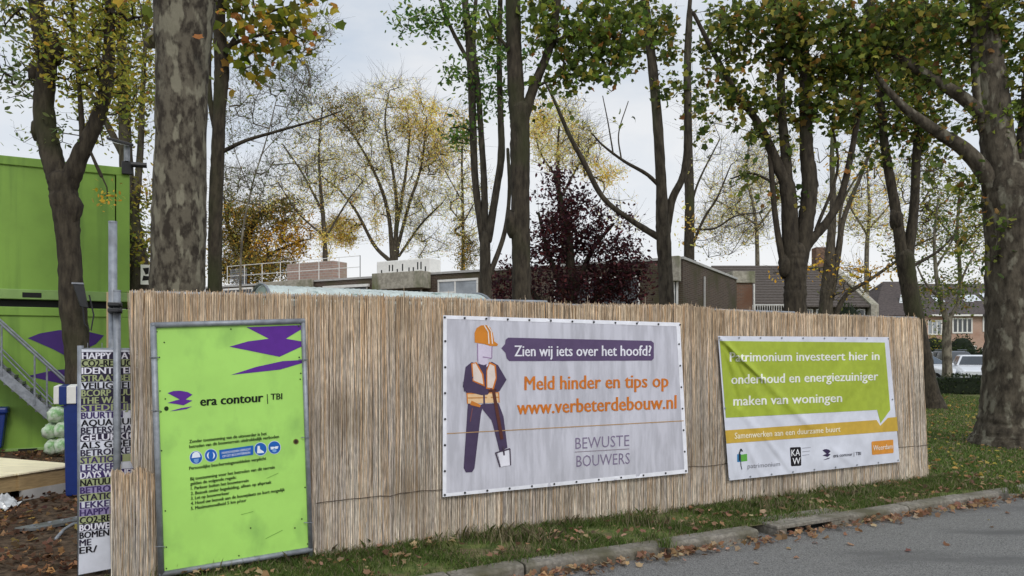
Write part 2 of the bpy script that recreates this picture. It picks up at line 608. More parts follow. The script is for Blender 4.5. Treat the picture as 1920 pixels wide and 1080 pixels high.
class Print:
    """flat artwork, drawn at photograph pixels and laid onto a sheet; cut = grid step in pixels for sheets that ripple"""
    def __init__(s, place, cut=0):
        s.place, s.cut, s.mb = place, cut, MB()

    def _emit(s, pts, faces, col, off):
        bm = bmesh.new()
        vs = [bm.verts.new((p[0], p[1], 0)) for p in pts]
        for f in faces:
            try:
                bm.faces.new([vs[i] for i in f])
            except ValueError:
                pass
        bm.normal_update()
        bmesh.ops.triangulate(bm, faces=bm.faces[:])
        bm.verts.index_update()
        v, f = [], []
        for q in bm.faces:
            tri = [(w.co.x, w.co.y) for w in q.verts]
            for piece in (s._cells(tri) if s.cut else [tri]):
                ids = list(range(len(v), len(v) + len(piece)))
                pv = [s.place(x, y, off) for x, y in piece]
                nn = (pv[1] - pv[0]).cross(pv[2] - pv[0])
                v += pv
                f.append(ids if nn.dot(FN) > 0 else ids[::-1])
        s.mb.add(v, f, col)
        bm.free()

    def _cells(s, tri):
        """cut a flat triangle along a square lattice so that it can follow a rippled sheet"""
        def half(poly, ax, g, keep_hi):
            o = []
            for i, p in enumerate(poly):
                q = poly[(i + 1) % len(poly)]
                dp, dq = p[ax] - g, q[ax] - g
                if not keep_hi:
                    dp, dq = -dp, -dq
                if dp >= 0:
                    o.append(p)
                if dp * dq < 0:
                    t = dp / (dp - dq)
                    o.append((p[0] + (q[0] - p[0]) * t, p[1] + (q[1] - p[1]) * t))
            return o

        def strips(poly, ax):
            lo, hi = min(p[ax] for p in poly), max(p[ax] for p in poly)
            k0, k1 = math.floor(lo / s.cut), math.floor(hi / s.cut)
            for k in range(k0, k1 + 1):
                r = half(poly, ax, k * s.cut, True) if k > k0 else poly
                if len(r) > 2:
                    r = half(r, ax, (k + 1) * s.cut, False) if k < k1 else r
                if len(r) > 2:
                    yield r
        o = []
        for st in strips(tri, 0):
            for c in strips(st, 1):
                ar = sum(c[i][0] * c[(i + 1) % len(c)][1] - c[(i + 1) % len(c)][0] * c[i][1] for i in range(len(c)))
                if abs(ar) > 1e-7:
                    o.append(c)
        return o

    def poly(s, pts, col, off=0.002):
        s._emit(pts, [tuple(range(len(pts)))], col, off)

    def disc(s, x, y, r, col, off=0.002, ry=None, n=20):
        s.poly([(x + r * math.cos(2 * math.pi * k / n), y + (ry or r) * math.sin(2 * math.pi * k / n)) for k in range(n)], col, off)

    def line(s, pts, w, col, off=0.003):
        for (x0, y0), (x1, y1) in zip(pts, pts[1:]):
            l = math.hypot(x1 - x0, y1 - y0) or 1
            nx, ny = -(y1 - y0) / l * w / 2, (x1 - x0) / l * w / 2
            s.poly([(x0 + nx, y0 + ny), (x1 + nx, y1 + ny), (x1 - nx, y1 - ny), (x0 - nx, y0 - ny)], col, off)

    def text(s, body, x0, y0, x1, y1, h0, h1, col, off=0.003, bold=0.0, slope=0.0):
        v, f = text_shape(body, 0.0 if bold > 0 else bold)
        if not v:
            return
        xs = [p[0] for p in v]
        lo, hi = min(xs), max(xs)
        cap = 0.729
        pts = []
        for p in v:
            u = (p[0] - lo) / (hi - lo)
            k = p[1] / cap * (h0 + (h1 - h0) * u)
            pts.append((x0 + (x1 - x0) * u + slope * k, y0 + (y1 - y0) * u - k))
        if bold > .009:                              # heavier strokes: the same letters again, a hair aside
            e = bold * h0 * .9
            for i, dx in enumerate((-e, 0, e)):
                s._emit([(p[0] + dx, p[1]) for p in pts], f, col, off + i * .0006)
        else:
            s._emit(pts, f, col, off)

    def build(s, name, parent):
        return s.mb.build(name, M['print'], parent, attr=True)


def sheet(name, corners, place, m, parent=None, nx=60, ny=40, off=0.0, thick=0.002):
    """a cloth through four pixel corners TL TR BR BL"""
    (ax, ay), (bx, by), (cx, cy), (dx, dy) = corners
    vs = []
    for j in range(ny + 1):
        t = j / ny
        for i in range(nx + 1):
            u = i / nx
            px = (ax * (1 - u) + bx * u) * (1 - t) + (dx * (1 - u) + cx * u) * t
            py = (ay * (1 - u) + by * u) * (1 - t) + (dy * (1 - u) + cy * u) * t
            vs.append(place(px, py, off))
    n = len(vs)
    fs = []
    for j in range(ny):
        for i in range(nx):
            a = j * (nx + 1) + i
            fs.append((a, a + nx + 1, a + nx + 2, a + 1))
    vs2 = [v - FN * thick for v in vs]
    fs2 = [tuple(i + n for i in f[::-1]) for f in fs]
    mb = MB().add(vs + vs2, fs + fs2)
    rim = [j * (nx + 1) for j in range(ny + 1)] + [ny * (nx + 1) + i for i in range(1, nx + 1)] + \
          [j * (nx + 1) + nx for j in range(ny - 1, -1, -1)] + [i for i in range(nx - 1, 0, -1)]
    for a, b in zip(rim, rim[1:] + rim[:1]):
        mb.f.append((a, a + n, b + n, b))
    return mb.build(name, m, parent, smooth=False)


# ------------------------------------------------------------------ the setting: ground, road, kerb
K_PTS = [G(1920, 917), G(1250, 1022), G(985, 1060), G(850, 1086)]
kd0 = (K_PTS[1] - K_PTS[0]).normalized()
kd1 = (K_PTS[-1] - K_PTS[-2]).normalized()
KERB = [K_PTS[0] - kd0 * 300] + [K_PTS[0] - kd0 * 14] + K_PTS + [K_PTS[-1] + kd1 * 10, K_PTS[-1] + kd1 * 300]
KN = Vector((-kd0.y, kd0.x, 0))
if KN.y < 0:
    KN = -KN                                      # away from the road
KW, ROADZ = 0.16, -0.085


def flat_strip(name, line, n0, n1, z, m):
    mb = MB()
    k = len(line)
    mb.add([p + n0 + Vector((0, 0, z)) for p in line] + [p + n1 + Vector((0, 0, z)) for p in line],
           [(i, i + 1, k + i + 1, k + i) for i in range(k - 1)])
    o = mb.build(name, m)
    o['kind'] = 'structure'
    return o


flat_strip('ground', KERB, KN * (KW - .01), KN * 900, 0.0, M['ground'])
flat_strip('road', KERB, KN * .5, KN * -300, ROADZ, M['asphalt'])
kb = MB()
for p, q in zip(KERB[1:-1], KERB[2:-1]):
    ln = (q - p).length
    k = max(1, round(ln))
    dn = (q - p).normalized()
    gut = G(1532, 978)
    for i in range(k):
        a, b = p + (q - p) * (i / k) + dn * .01, p + (q - p) * ((i + 1) / k) - dn * .01
        j = random.uniform(-.008, .008)
        jn = KN * random.uniform(-.008, .008)
        prof = [(0, ROADZ - .1), (0, -.012), (.018, .008), (KW, .012), (KW, ROADZ - .1)]
        if ((a + b) / 2 - gut).length < .55:
            continue
        vs = [w + KN * x + jn + Vector((0, 0, z + (j if z > ROADZ else 0))) for w in (a, b) for x, z in prof]
        kb.add(vs, [(0, 1, 2, 3, 4), (9, 8, 7, 6, 5)] + [(c, c + 5, (c + 1) % 5 + 5, (c + 1) % 5) for c in range(5)])
o = kb.build('kerb', M['kerbstone'], bevel=.008)
o['kind'] = 'structure'
# gully set in the kerb line
gp = G(1532, 978)
fr = Frame(gp, -kd0)
gd = thing('drain_inlet', 'dark rectangular gully opening let into the concrete kerb line', 'drain', (gp.x, gp.y, 0))
s_ = 1 if fr.p.dot(KN) > 0 else -1
b_ = lambda x, y: (min(s_ * x, s_ * y), max(s_ * x, s_ * y))
MB().box(fr, -.52, .52, *b_(-.004, .34), -.02, .014).build('cover', M['kerbstone'], gd, bevel=.006)
for a0_, a1_ in ((-.52, -.40), (.20, .52)):
    MB().box(fr, a0_, a1_, *b_(.0, .28), -.2, -.022).build('side_block', M['kerbstone'], gd)
MB().box(fr, -.40, .20, *b_(.1, .12), -.2, -.022).build('opening', M['black'], gd)

# ------------------------------------------------------------------ leaves and branches
MAPLE = np.array([(0, 0), (.20, .02), (.46, .06), (.42, .28), (.60, .56), (.34, .64), (.16, .80), (0, 1), (-.16, .80), (-.34, .64), (-.60, .56), (-.42, .28), (-.46, .06), (-.20, .02)])
OVAL = np.array([(0, 0), (.22, .28), (.2, .65), (0, 1), (-.2, .65), (-.22, .28)])


LEAFK = 2.1


def leaf_cloud(cent, size, palette, shape, rng, up=0.5, droop=0.4, curl=.55, lk=LEAFK):
    """one polygon per leaf; returns verts, faces, colours"""
    n = len(cent)
    nrm = rng.normal(size=(n, 3))
    nrm[:, 2] += up * 2
    nrm /= np.linalg.norm(nrm, axis=1)[:, None]
    t = rng.normal(size=(n, 3))
    t[:, 2] -= droop
    t -= nrm * (t * nrm).sum(1)[:, None]
    t /= np.linalg.norm(t, axis=1)[:, None] + 1e-9
    s = np.cross(nrm, t)
    sz = size * rng.uniform(.45, 1.25, n)
    k = len(shape)
    cv = curl * rng.uniform(-1, 1, n)
    X = shape[None, :, 0, None] * s[:, None, :] + (shape[None, :, 1, None] - .5) * t[:, None, :] \
        + (cv[:, None] * (shape[None, :, 0] ** 2 * 2 - .2))[:, :, None] * nrm[:, None, :]
    V = cent[:, None, :] + X * sz[:, None, None]
    pal = np.array([p[:3] for p in palette])
    w = np.array([p[3] for p in palette], float)
    pick = rng.choice(len(pal), n, p=w / w.sum())
    c = pal[pick] * lk * rng.uniform(.65, 1.35, n)[:, None] * (1 + rng.normal(0, .08, (n, 3)))
    C = np.repeat(np.clip(c, .004, 1), k, axis=0)
    return V.reshape(-1, 3), np.arange(n * k).reshape(n, k), C


def frusta(A, B, ra, rb, k=4):
    n = len(A)
    d = B - A
    d /= np.linalg.norm(d, axis=1)[:, None] + 1e-9
    ref = np.where(np.abs(d[:, 2:3]) < .8, np.array([[0, 0, 1.]]), np.array([[1., 0, 0]]))
    u = np.cross(d, ref)
    u /= np.linalg.norm(u, axis=1)[:, None] + 1e-9
    w = np.cross(d, u)
    an = np.arange(k) * 2 * math.pi / k
    ring = np.cos(an)[None, :, None] * u[:, None, :] + np.sin(an)[None, :, None] * w[:, None, :]
    V = np.concatenate([A[:, None, :] + ring * ra[:, None, None], B[:, None, :] + ring * rb[:, None, None]], axis=1)
    i = np.arange(k)
    q = np.stack([i, (i + 1) % k, (i + 1) % k + k, i + k], axis=1)
    Fc = (np.arange(n)[:, None, None] * 2 * k + q[None]).reshape(-1, 4)
    return V.reshape(-1, 3), Fc


PAL = {
    'plane': [(*S(74, 86, 38, 0.93), 5), (*S(96, 104, 44, 0.93), 4), (*S(58, 70, 34, 0.90), 4), (*S(128, 120, 54, 0.93), 2.4), (*S(134, 98, 52, 0.80), .6), (*S(112, 84, 48, 0.75), 0.5)],
    'planegreen': [(*S(80, 92, 42, 0.98), 5), (*S(96, 112, 44, 0.98), 4), (*S(64, 76, 36, 0.98), 3), (*S(140, 136, 60, 0.98), 1), (*S(140, 100, 52, 0.98), 0.56)],
    'planeyellow': [(*S(120, 122, 46, 0.86), 4), (*S(90, 98, 40, 0.80), 4), (*S(160, 136, 50, 0.86), 2.4), (*S(150, 104, 52, 0.80), 1.5), (*S(70, 78, 36, 0.80), 2)],
    'yellowgreen': [(*S(160, 154, 66, 0.67), 5), (*S(134, 138, 58, 0.67), 4), (*S(176, 154, 60, 0.67), 2), (*S(104, 112, 54, 0.67), 3), (*S(150, 110, 56, 0.60), .4)],
    'palegreen': [(*S(136, 146, 96, 0.48), 4), (*S(112, 124, 76, 0.48), 4), (*S(160, 156, 92, 0.48), 1)],
    'ash': [(*S(78, 104, 48, 0.86), 5), (*S(100, 122, 56, 0.90), 4), (*S(60, 82, 44, 0.84), 3), (*S(128, 136, 74, 0.90), 1.2)],
    'gold': [(*S(236, 196, 104, 0.72), 5), (*S(222, 182, 96, 0.72), 4), (*S(196, 166, 84, 0.72), 3), (*S(244, 206, 110, 0.72), 2)],
    'paleyellow': [(*S(232, 206, 132, 0.79), 5), (*S(214, 190, 116, 0.79), 4), (*S(226, 182, 112, 0.79), 3), (*S(170, 160, 96, 0.79), 2)],
    'olive': [(*S(134, 124, 62, 0.66), 5), (*S(112, 110, 60, 0.66), 4), (*S(166, 138, 60, 0.70), 3), (*S(190, 148, 62, 0.70), 1.5)],
    'orange': [(*S(222, 170, 58, 0.72), 5), (*S(196, 150, 56, 0.72), 4), (*S(160, 136, 62, 0.72), 3)],
    'copper': [(*S(78, 40, 46, .55), 5), (*S(60, 34, 40, .52), 5), (*S(104, 56, 56, .58), 2), (*S(74, 48, 40, .6), 1)],
    'hedge': [(*S(54, 68, 36, 0.37), 5), (*S(72, 84, 44, 0.37), 3), (*S(42, 54, 32, 0.37), 4)],
    'litter': [(*S(150, 112, 86, 0.28), 5), (*S(122, 92, 72, 0.28), 5), (*S(176, 132, 92, 0.48), 3), (*S(92, 66, 50, 0.45), 3), (*S(190, 160, 92, 0.48), .6)],
    'gutter': [(*S(178, 140, 108, 0.48), 5), (*S(150, 116, 90, 0.48), 4), (*S(202, 170, 136, 0.48), 3), (*S(116, 90, 70, 0.48), 2)],
    'lawnleaf': [(*S(190, 168, 84, 0.54), 4), (*S(164, 130, 76, 0.54), 3), (*S(140, 104, 70, 0.54), 2)],
}


def tree(name, label, cat, D, limbs, blobs, bark, seed, leaf=.16, shape=MAPLE, pal='plane', group=None, twig=.6, sides=16, jit=.035, base=None,
         bare_twigs=0, twig_r=.0035, knobs=(), per=7, spread=2.2, up=.5, step=.5, depth_k=.9, covk=3.0, limbk=1.0):
    """limbs: pixel rows (x, y, width[, metres deeper]); blobs: (x, y, rx, ry, cover[, palette, leaf size])"""
    rng = np.random.default_rng(seed)
    random.seed(seed)
    m_px = D / FPX
    root = None
    mb = MB()
    nodes = []
    for li, lim in enumerate(limbs):
        rows = []
        for r in lim:
            dY = r[3] if len(r) > 3 else 0.0
            p = P(r[0], r[1], D + dY)
            rows.append((*p, r[2] * .5 * m_px * limbk))
        if li == 0:
            bx, by = rows[0][0], rows[0][1]
            rows[0] = (bx, by, -.08, rows[0][3])
            root = thing(name, label, cat, (bx, by, 0), group)
        sp_ = smooth_path(rows, 9)
        pts = [Vector(q[:3]) for q in sp_]
        rr = [max(.004, q[3]) for q in sp_]
        big = rr[0] > .08
        if li:
            t0_ = (pts[1] - pts[0]).normalized()
            r0_ = rr[0]
            p0_ = pts[0]
            pts = [p0_ - t0_ * r0_ * .95, p0_ - t0_ * r0_ * .75, p0_ - t0_ * r0_ * .4] + pts
            rr = [r0_ * .25, r0_ * .6, r0_ * .88] + rr
        n_p = len(pts)
        tt_ = (pts[-1] - pts[-2]).normalized()
        for k1, k2 in ((.35, .92), (.65, .72), (.85, .4)):
            pts.append(pts[n_p - 1] + tt_ * rr[n_p - 1] * k1)
            rr.append(rr[n_p - 1] * k2)
        mb.tube(pts, [q * (1 + random.uniform(-jit, jit)) for q in rr], sides if big else 7, jit=jit * .5)
        lo_i = 0 if li else len(pts) // 2
        nodes += [(p, r) for p, r in list(zip(pts, rr))[lo_i:]]
    for kx, ky, kw in knobs:
        p = P(kx, ky, D)
        mb.ball(p, kw * .55 * m_px, jit=.16, sq=(.9, 1, 1.7))
    wood = mb.build('trunk', M[bark], root, smooth=True)
    # ---- twigs reach out from the limbs to the leaf clusters
    P0 = np.array([tuple(p) for p, _ in nodes])
    cents, leafs = [], []
    per0 = per
    for b in blobs:
        x, y, rx, ry, cov = b[:5]
        per = per0 if cov < .3 or not bare_twigs else per0 * 3
        bp = b[5] if len(b) > 5 and b[5] else pal
        ls = b[6] if len(b) > 6 else leaf
        area = math.pi * rx * ry * m_px * m_px
        nl = max(3, int(cov * covk * area / (ls * ls * .42)))
        nc = max(1, int(nl / per))
        for _ in range(nc):
            while True:
                q = rng.uniform(-1, 1, 3)
                if (q * q).sum() < 1:
                    break
            cpt = P(x, y, D) + Vector((q[0] * rx * m_px, q[2] * max(rx, ry) * m_px * depth_k, q[1] * ry * m_px))
            cents.append(tuple(cpt))
            leafs.append((bp, ls, per))
    if cents:
        T = np.array(cents)
        d0 = np.sqrt(((T[:, None, :] - P0[None]) ** 2).sum(2)).min(1)
        order = np.argsort(d0)
        NP = [tuple(q) for q in P0]
        par = [-1] * len(NP)
        arr = np.empty((len(NP) + len(T) * 14, 3))
        arr[:len(NP)] = P0
        cnt = len(NP)
        for ti in order:
            t = T[ti]
            dv = arr[:cnt] - t
            dd = (dv ** 2).sum(1) * (1 + .5 * (dv[:, 2] > 0))
            j = int(dd.argmin())
            a = arr[j].copy()
            dist = math.sqrt(((t - a) ** 2).sum())
            k = min(12, max(1, int(dist / step)))
            pj = j
            bow = rng.normal(0, .09, 3) * dist
            bow[2] += .05 * dist
            for i in range(1, k + 1):
                u = i / k
                q = a + (t - a) * u + bow * math.sin(math.pi * u) + (rng.normal(0, .02, 3) * dist / k if i < k else 0)
                arr[cnt] = q
                par.append(pj)
                pj = cnt
                cnt += 1
        n0 = len(P0)
        load = np.zeros(cnt)
        for i in range(cnt - 1, n0 - 1, -1):
            load[i] += 1
            load[par[i]] += load[i]
        ids = np.arange(n0, cnt)
        pa = np.array([par[i] for i in ids])
        ra = twig_r * np.sqrt(np.where(pa >= n0, load[pa], load[ids] * 1.15)) * 1.0
        rb = twig_r * np.sqrt(load[ids])
        ra = np.minimum(ra, rb * 1.5)
        V1, F1 = frusta(arr[pa], arr[ids], ra, rb, 4)
        Vs, Fs = [V1], [F1]
        off = len(V1)
        if bare_twigs:
            rep = np.repeat(T, bare_twigs, axis=0)
            dirn = rng.normal(size=(len(rep), 3))
            dirn[:, 2] = np.abs(dirn[:, 2]) * .9 + .1
            dirn /= np.linalg.norm(dirn, axis=1)[:, None]
            ln = twig * rng.uniform(.4, 1.3, len(rep))
            mid = rep + dirn * ln[:, None] * .5 + rng.normal(0, .06, (len(rep), 3)) * ln[:, None]
            end = rep + dirn * ln[:, None] + rng.normal(0, .1, (len(rep), 3)) * ln[:, None]
            for A_, B_, r0, r1 in ((rep, mid, 1., .8), (mid, end, .8, .4)):
                V2, F2 = frusta(A_, B_, np.full(len(rep), twig_r * r0), np.full(len(rep), twig_r * r1), 3)
                Vs.append(V2)
                Fs.append(F2 + off)
                off += len(V2)
        npmesh('branches', np.concatenate(Vs), Fs, M[bark], root)
        LV, LF, LC = [], [], []
        lo2 = 0
        for key in sorted(set(leafs), key=str):
            bp, ls, pr = key
            idx = [i for i, q in enumerate(leafs) if q == key]
            C0 = np.repeat(T[idx], pr, axis=0)
            C0 = C0 + rng.normal(0, ls * spread * .55, C0.shape)
            v, f, c = leaf_cloud(C0, ls, PAL[bp], shape, rng, up=up)
            LV.append(v)
            LF.append(f + lo2)
            LC.append(c)
            lo2 += len(v)
        npmesh('crown', np.concatenate(LV), LF, M['leaf'], root, np.concatenate(LC))
    return root


exec_trees = []


def build_trees():
    # --- near trees, left
    tree('forked_tree', 'dark forked tree with knobbly limbs standing before the green site cabins', 'tree', 9.6,
         [[(152, 885, 66), (148, 700, 54), (136, 560, 52), (128, 450, 48), (122, 385, 56), (117, 340, 62)],
          [(117, 352, 52), (95, 285, 45), (82, 200, 42), (88, 125, 40), (84, 80, 44), (70, 20, 32), (58, -60, 28), (40, -200, 18, .5)],
          [(126, 350, 44), (153, 285, 35), (180, 230, 32), (200, 160, 28), (205, 80, 23), (206, 0, 20), (204, -80, 16), (220, -220, 10, -.5)],
          [(155, 265, 14), (150, 180, 10), (140, 90, 8), (135, 0, 6)], [(190, 330, 8), (170, 285, 6), (200, 350, 3)]],
         [(140, 90, 70, 100, .85), (215, 120, 60, 110, .8), (20, 90, 50, 80, .5, 'palegreen', .09), (30, 160, 45, 40, .35, 'palegreen', .09), (90, 5, 110, 22, .9),
          (230, 15, 70, 30, 1.0), (210, 372, 16, 10, .8, 'orange', .07), (120, 235, 22, 40, .3, 'palegreen', .09), (190, -120, 150, 90, .2), (20, -110, 120, 70, .2)],
         'bark_dark', 11, leaf=.08, shape=OVAL, pal='yellowgreen', covk=4.5, limbk=.84, knobs=((100, 92, 34), (64, 135, 20), (132, 392, 40), (70, 245, 22)), jit=.05, step=.35)
    tree('plane_tree', 'thick mottled plane tree trunk rising behind the left end of the reed fence', 'tree', 7.4,
         [[(330, 980, 140), (331, 800, 110), (332, 620, 100), (333, 545, 97), (336, 400, 96), (340, 250, 90), (342, 120, 94), (346, 0, 110), (350, -100, 112)],
          [(352, -90, 80), (390, -220, 60), (440, -330, 40)], [(340, -90, 85), (310, -230, 60), (270, -360, 45)], [(312, 70, 40), (290, 76, 34), (280, 80, 22)],
          [(375, -150, 16), (410, -60, 10), (405, 0, 7)]],
         [(300, 12, 40, 14, .25), (402, 10, 16, 16, .5), (400, 60, 10, 26, .3), (270, 60, 10, 16, .7), (400, -300, 300, 110, .15), (180, -300, 160, 110, .12)],
         'bark_plane', 12, leaf=.15, pal='planeyellow', sides=24, jit=.02)
    tree('slim_plane_tree', 'slim grey plane tree right of the thick mottled trunk, with lobed leaves at the top', 'tree', 12,
         [[(403, 840, 40), (403, 545, 34), (404, 400, 32), (408, 300, 32), (412, 200, 30), (416, 130, 36), (412, 60, 30), (410, -60, 26), (420, -200, 20)],
          [(405, 240, 18), (396, 200, 14), (392, 150, 12), (394, 60, 8)],
          [(414, 286, 11), (460, 264, 9), (520, 246, 7), (590, 226, 5), (640, 208, 3)],
          [(416, 110, 12), (450, 60, 9), (500, 25, 7), (560, 8, 5)], [(418, 90, 12), (470, 70, 7), (530, 60, 5), (570, 75, 3)]],
         [(475, 50, 75, 50, .75), (480, 118, 44, 24, .95), (545, 70, 55, 26, .75), (570, 15, 40, 18, .8), (450, 10, 60, 20, 1.0), (440, 140, 22, 12, .5),
          (500, -100, 130, 70, .25), (395, 60, 14, 40, .4)],
         'bark_dark', 13, leaf=.15, pal='planeyellow', limbk=.76)
    tree('wispy_tree', 'wispy grey tree with tiny leaves behind the slim plane tree', 'tree', 24,
         [[(452, 700, 22), (452, 480, 14), (470, 360, 11), (500, 260, 8), (520, 180, 5)], [(470, 360, 7), (440, 280, 5), (430, 200, 3)], [(490, 290, 6), (560, 210, 4), (590, 150, 3)]],
         [(500, 190, 95, 75, .12), (450, 240, 40, 60, .1), (570, 150, 50, 60, .13), (590, 60, 30, 45, .2, 'palegreen'), (460, 345, 60, 40, .22, 'palegreen'), (550, 300, 60, 60, .08)],
         'bark_pale', 14, leaf=.09, shape=OVAL, pal='palegreen', bare_twigs=5, twig=.7, twig_r=.005, per=7, spread=4, limbk=.3, covk=3.6, jit=.05)
    tree('yellowing_tree', 'yellowing tree with grey forked stem beside the corner of the green cabins', 'tree', 14.5,
         [[(262, 780, 50), (260, 540, 42), (250, 420, 26), (238, 330, 24), (234, 240, 22), (230, 130, 18), (225, 20, 14), (220, -80, 10)],
          [(250, 420, 16), (262, 300, 12), (268, 160, 9), (275, 40, 6)], [(236, 300, 14), (205, 240, 12), (180, 190, 9), (150, 150, 6)]],
         [(230, 150, 55, 120, .55), (270, 190, 30, 110, .55), (272, 430, 22, 90, .9), (262, 350, 25, 35, .5, 'olive'), (190, 220, 50, 60, .35), (250, 20, 60, 40, .7), (60, 255, 60, 30, .1, 'palegreen')],
         'bark_mid', 15, leaf=.1, shape=OVAL, pal='yellowgreen', bare_twigs=1, twig=.5, covk=4.6)
    # --- centre
    tree('triple_stemmed_tree', 'slender triple stemmed tree left of the dark double forked trunk', 'tree', 15,
         [[(913, 800, 44), (911, 600, 38), (910, 500, 34), (909, 440, 32)],
          [(906, 450, 24), (892, 350, 21), (887, 250, 22), (884, 150, 24), (878, 60, 22), (870, -20, 20), (862, -150, 14, .6)],
          [(909, 450, 24), (908, 350, 20), (902, 250, 18), (896, 160, 16), (888, 80, 14), (895, -40, 10)],
          [(915, 450, 26), (930, 360, 22), (940, 290, 22), (938, 200, 18), (936, 90, 16), (940, -60, 12, -.6)],
          [(884, 125, 13), (850, 62, 12), (828, 10, 11), (810, -60, 8)], [(888, 250, 9), (868, 238, 6), (845, 240, 4)],
          [(916, 520, 18), (945, 440, 14), (955, 360, 12), (952, 280, 10)]],
         [(790, 45, 55, 34, .85), (752, 65, 18, 14, .6), (852, 135, 38, 24, .9), (862, 246, 40, 18, 1.2), (840, 30, 50, 36, .75), (905, 60, 50, 60, .9), (890, 160, 30, 50, .55),
          (925, 190, 40, 40, .6), (950, 110, 40, 60, .8), (890, -120, 130, 70, .2)],
         'bark_mid', 16, leaf=.12, shape=OVAL, pal='ash', step=.4, covk=3.6, limbk=.62, bare_twigs=1, twig=.3)
    tree('double_forked_tree', 'dark stout tree forking high up at the middle of the fence', 'tree', 13,
         [[(979, 860, 60), (978, 700, 52), (978, 545, 46), (976, 400, 44), (975, 280, 47), (975, 205, 48)],
          [(970, 212, 40), (965, 120, 38), (962, 20, 36), (960, -100, 32), (950, -250, 22, .6)],
          [(984, 215, 28), (1002, 160, 23), (1030, 90, 20), (1043, 20, 18), (1056, -80, 14), (1090, -200, 10, -.6)],
          [(1035, 80, 10), (1090, 60, 8), (1150, 70, 5)], [(1000, 165, 8), (1060, 140, 6), (1120, 150, 4)], [(968, 110, 9), (930, 60, 7), (910, 10, 5)]],
         [(1080, 70, 60, 62, 1.35), (1020, 50, 42, 60, 1.0), (1100, 148, 66, 24, 1.1), (1150, 40, 66, 56, 1.25), (1035, 140, 34, 34, .8), (1150, 110, 50, 36, .8), (930, 40, 40, 46, .6),
          (1010, 175, 20, 16, .5), (1080, -120, 160, 70, .22), (940, -130, 90, 70, .2)],
         'bark_dark', 17, leaf=.112, pal='planegreen', covk=2.4, limbk=.78, bare_twigs=2, twig=.35, knobs=((962, 420, 30),), jit=.045)
    tree('long_branched_tree', 'grey tree throwing one long bare branch to the left over the copper bush', 'tree', 16,
         [[(1252, 790, 42), (1251, 600, 35), (1247, 500, 33), (1243, 425, 33), (1240, 350, 25), (1233, 230, 23), (1224, 130, 22), (1216, 60, 20), (1206, -40, 17), (1200, -160, 12)],
          [(1248, 440, 22), (1260, 375, 18), (1282, 325, 16), (1290, 240, 14), (1287, 150, 13), (1290, 50, 11), (1300, -60, 8)],
          [(1240, 448, 17), (1185, 414, 13), (1132, 372, 12), (1095, 305, 12), (1066, 250, 10), (1040, 190, 7), (1020, 150, 4)],
          [(1238, 350, 10), (1212, 326, 9), (1170, 302, 7), (1130, 272, 5), (1110, 250, 3)],
          [(1165, 300, 4), (1160, 250, 3), (1178, 190, 2)], [(1150, 290, 4), (1140, 230, 3), (1130, 180, 2)]],
         [(1225, 70, 60, 70, .7), (1255, 170, 30, 40, .5), (1290, 200, 30, 50, .3), (1190, 30, 40, 40, .8), (1165, 215, 36, 46, .02), (1330, 60, 40, 50, .5), (1250, -100, 120, 60, .2), (1080, 250, 30, 50, .03)],
         'bark_mid', 18, leaf=.115, pal='plane', bare_twigs=2, twig=.4, limbk=.82, covk=2.8)
    tree('ivy_spotted_tree', 'thin tree with yellow ivy tufts on its stem behind the flat roofed house', 'tree', 44,
         [[(1292, 640, 26), (1292, 480, 20), (1293, 380, 18), (1290, 260, 16), (1290, 130, 12), (1295, 20, 8)], [(1294, 470, 6), (1320, 410, 5), (1345, 370, 4), (1370, 310, 2)], [(1292, 400, 5), (1310, 340, 4), (1350, 260, 2)],
          [(1297, 430, 5), (1340, 428, 4), (1380, 405, 3), (1430, 398, 2)]],
         [(1291, 440, 14, 34, .6, 'gold', .25), (1340, 350, 60, 90, .05), (1400, 400, 60, 60, .05), (1330, 230, 50, 80, .06), (1400, 300, 50, 60, .05), (1350, 460, 80, 24, .08, 'olive')],
         'bark_dark', 19, leaf=.13, shape=OVAL, pal='paleyellow', bare_twigs=5, twig=1.6, twig_r=.0085, per=14, spread=3.2)
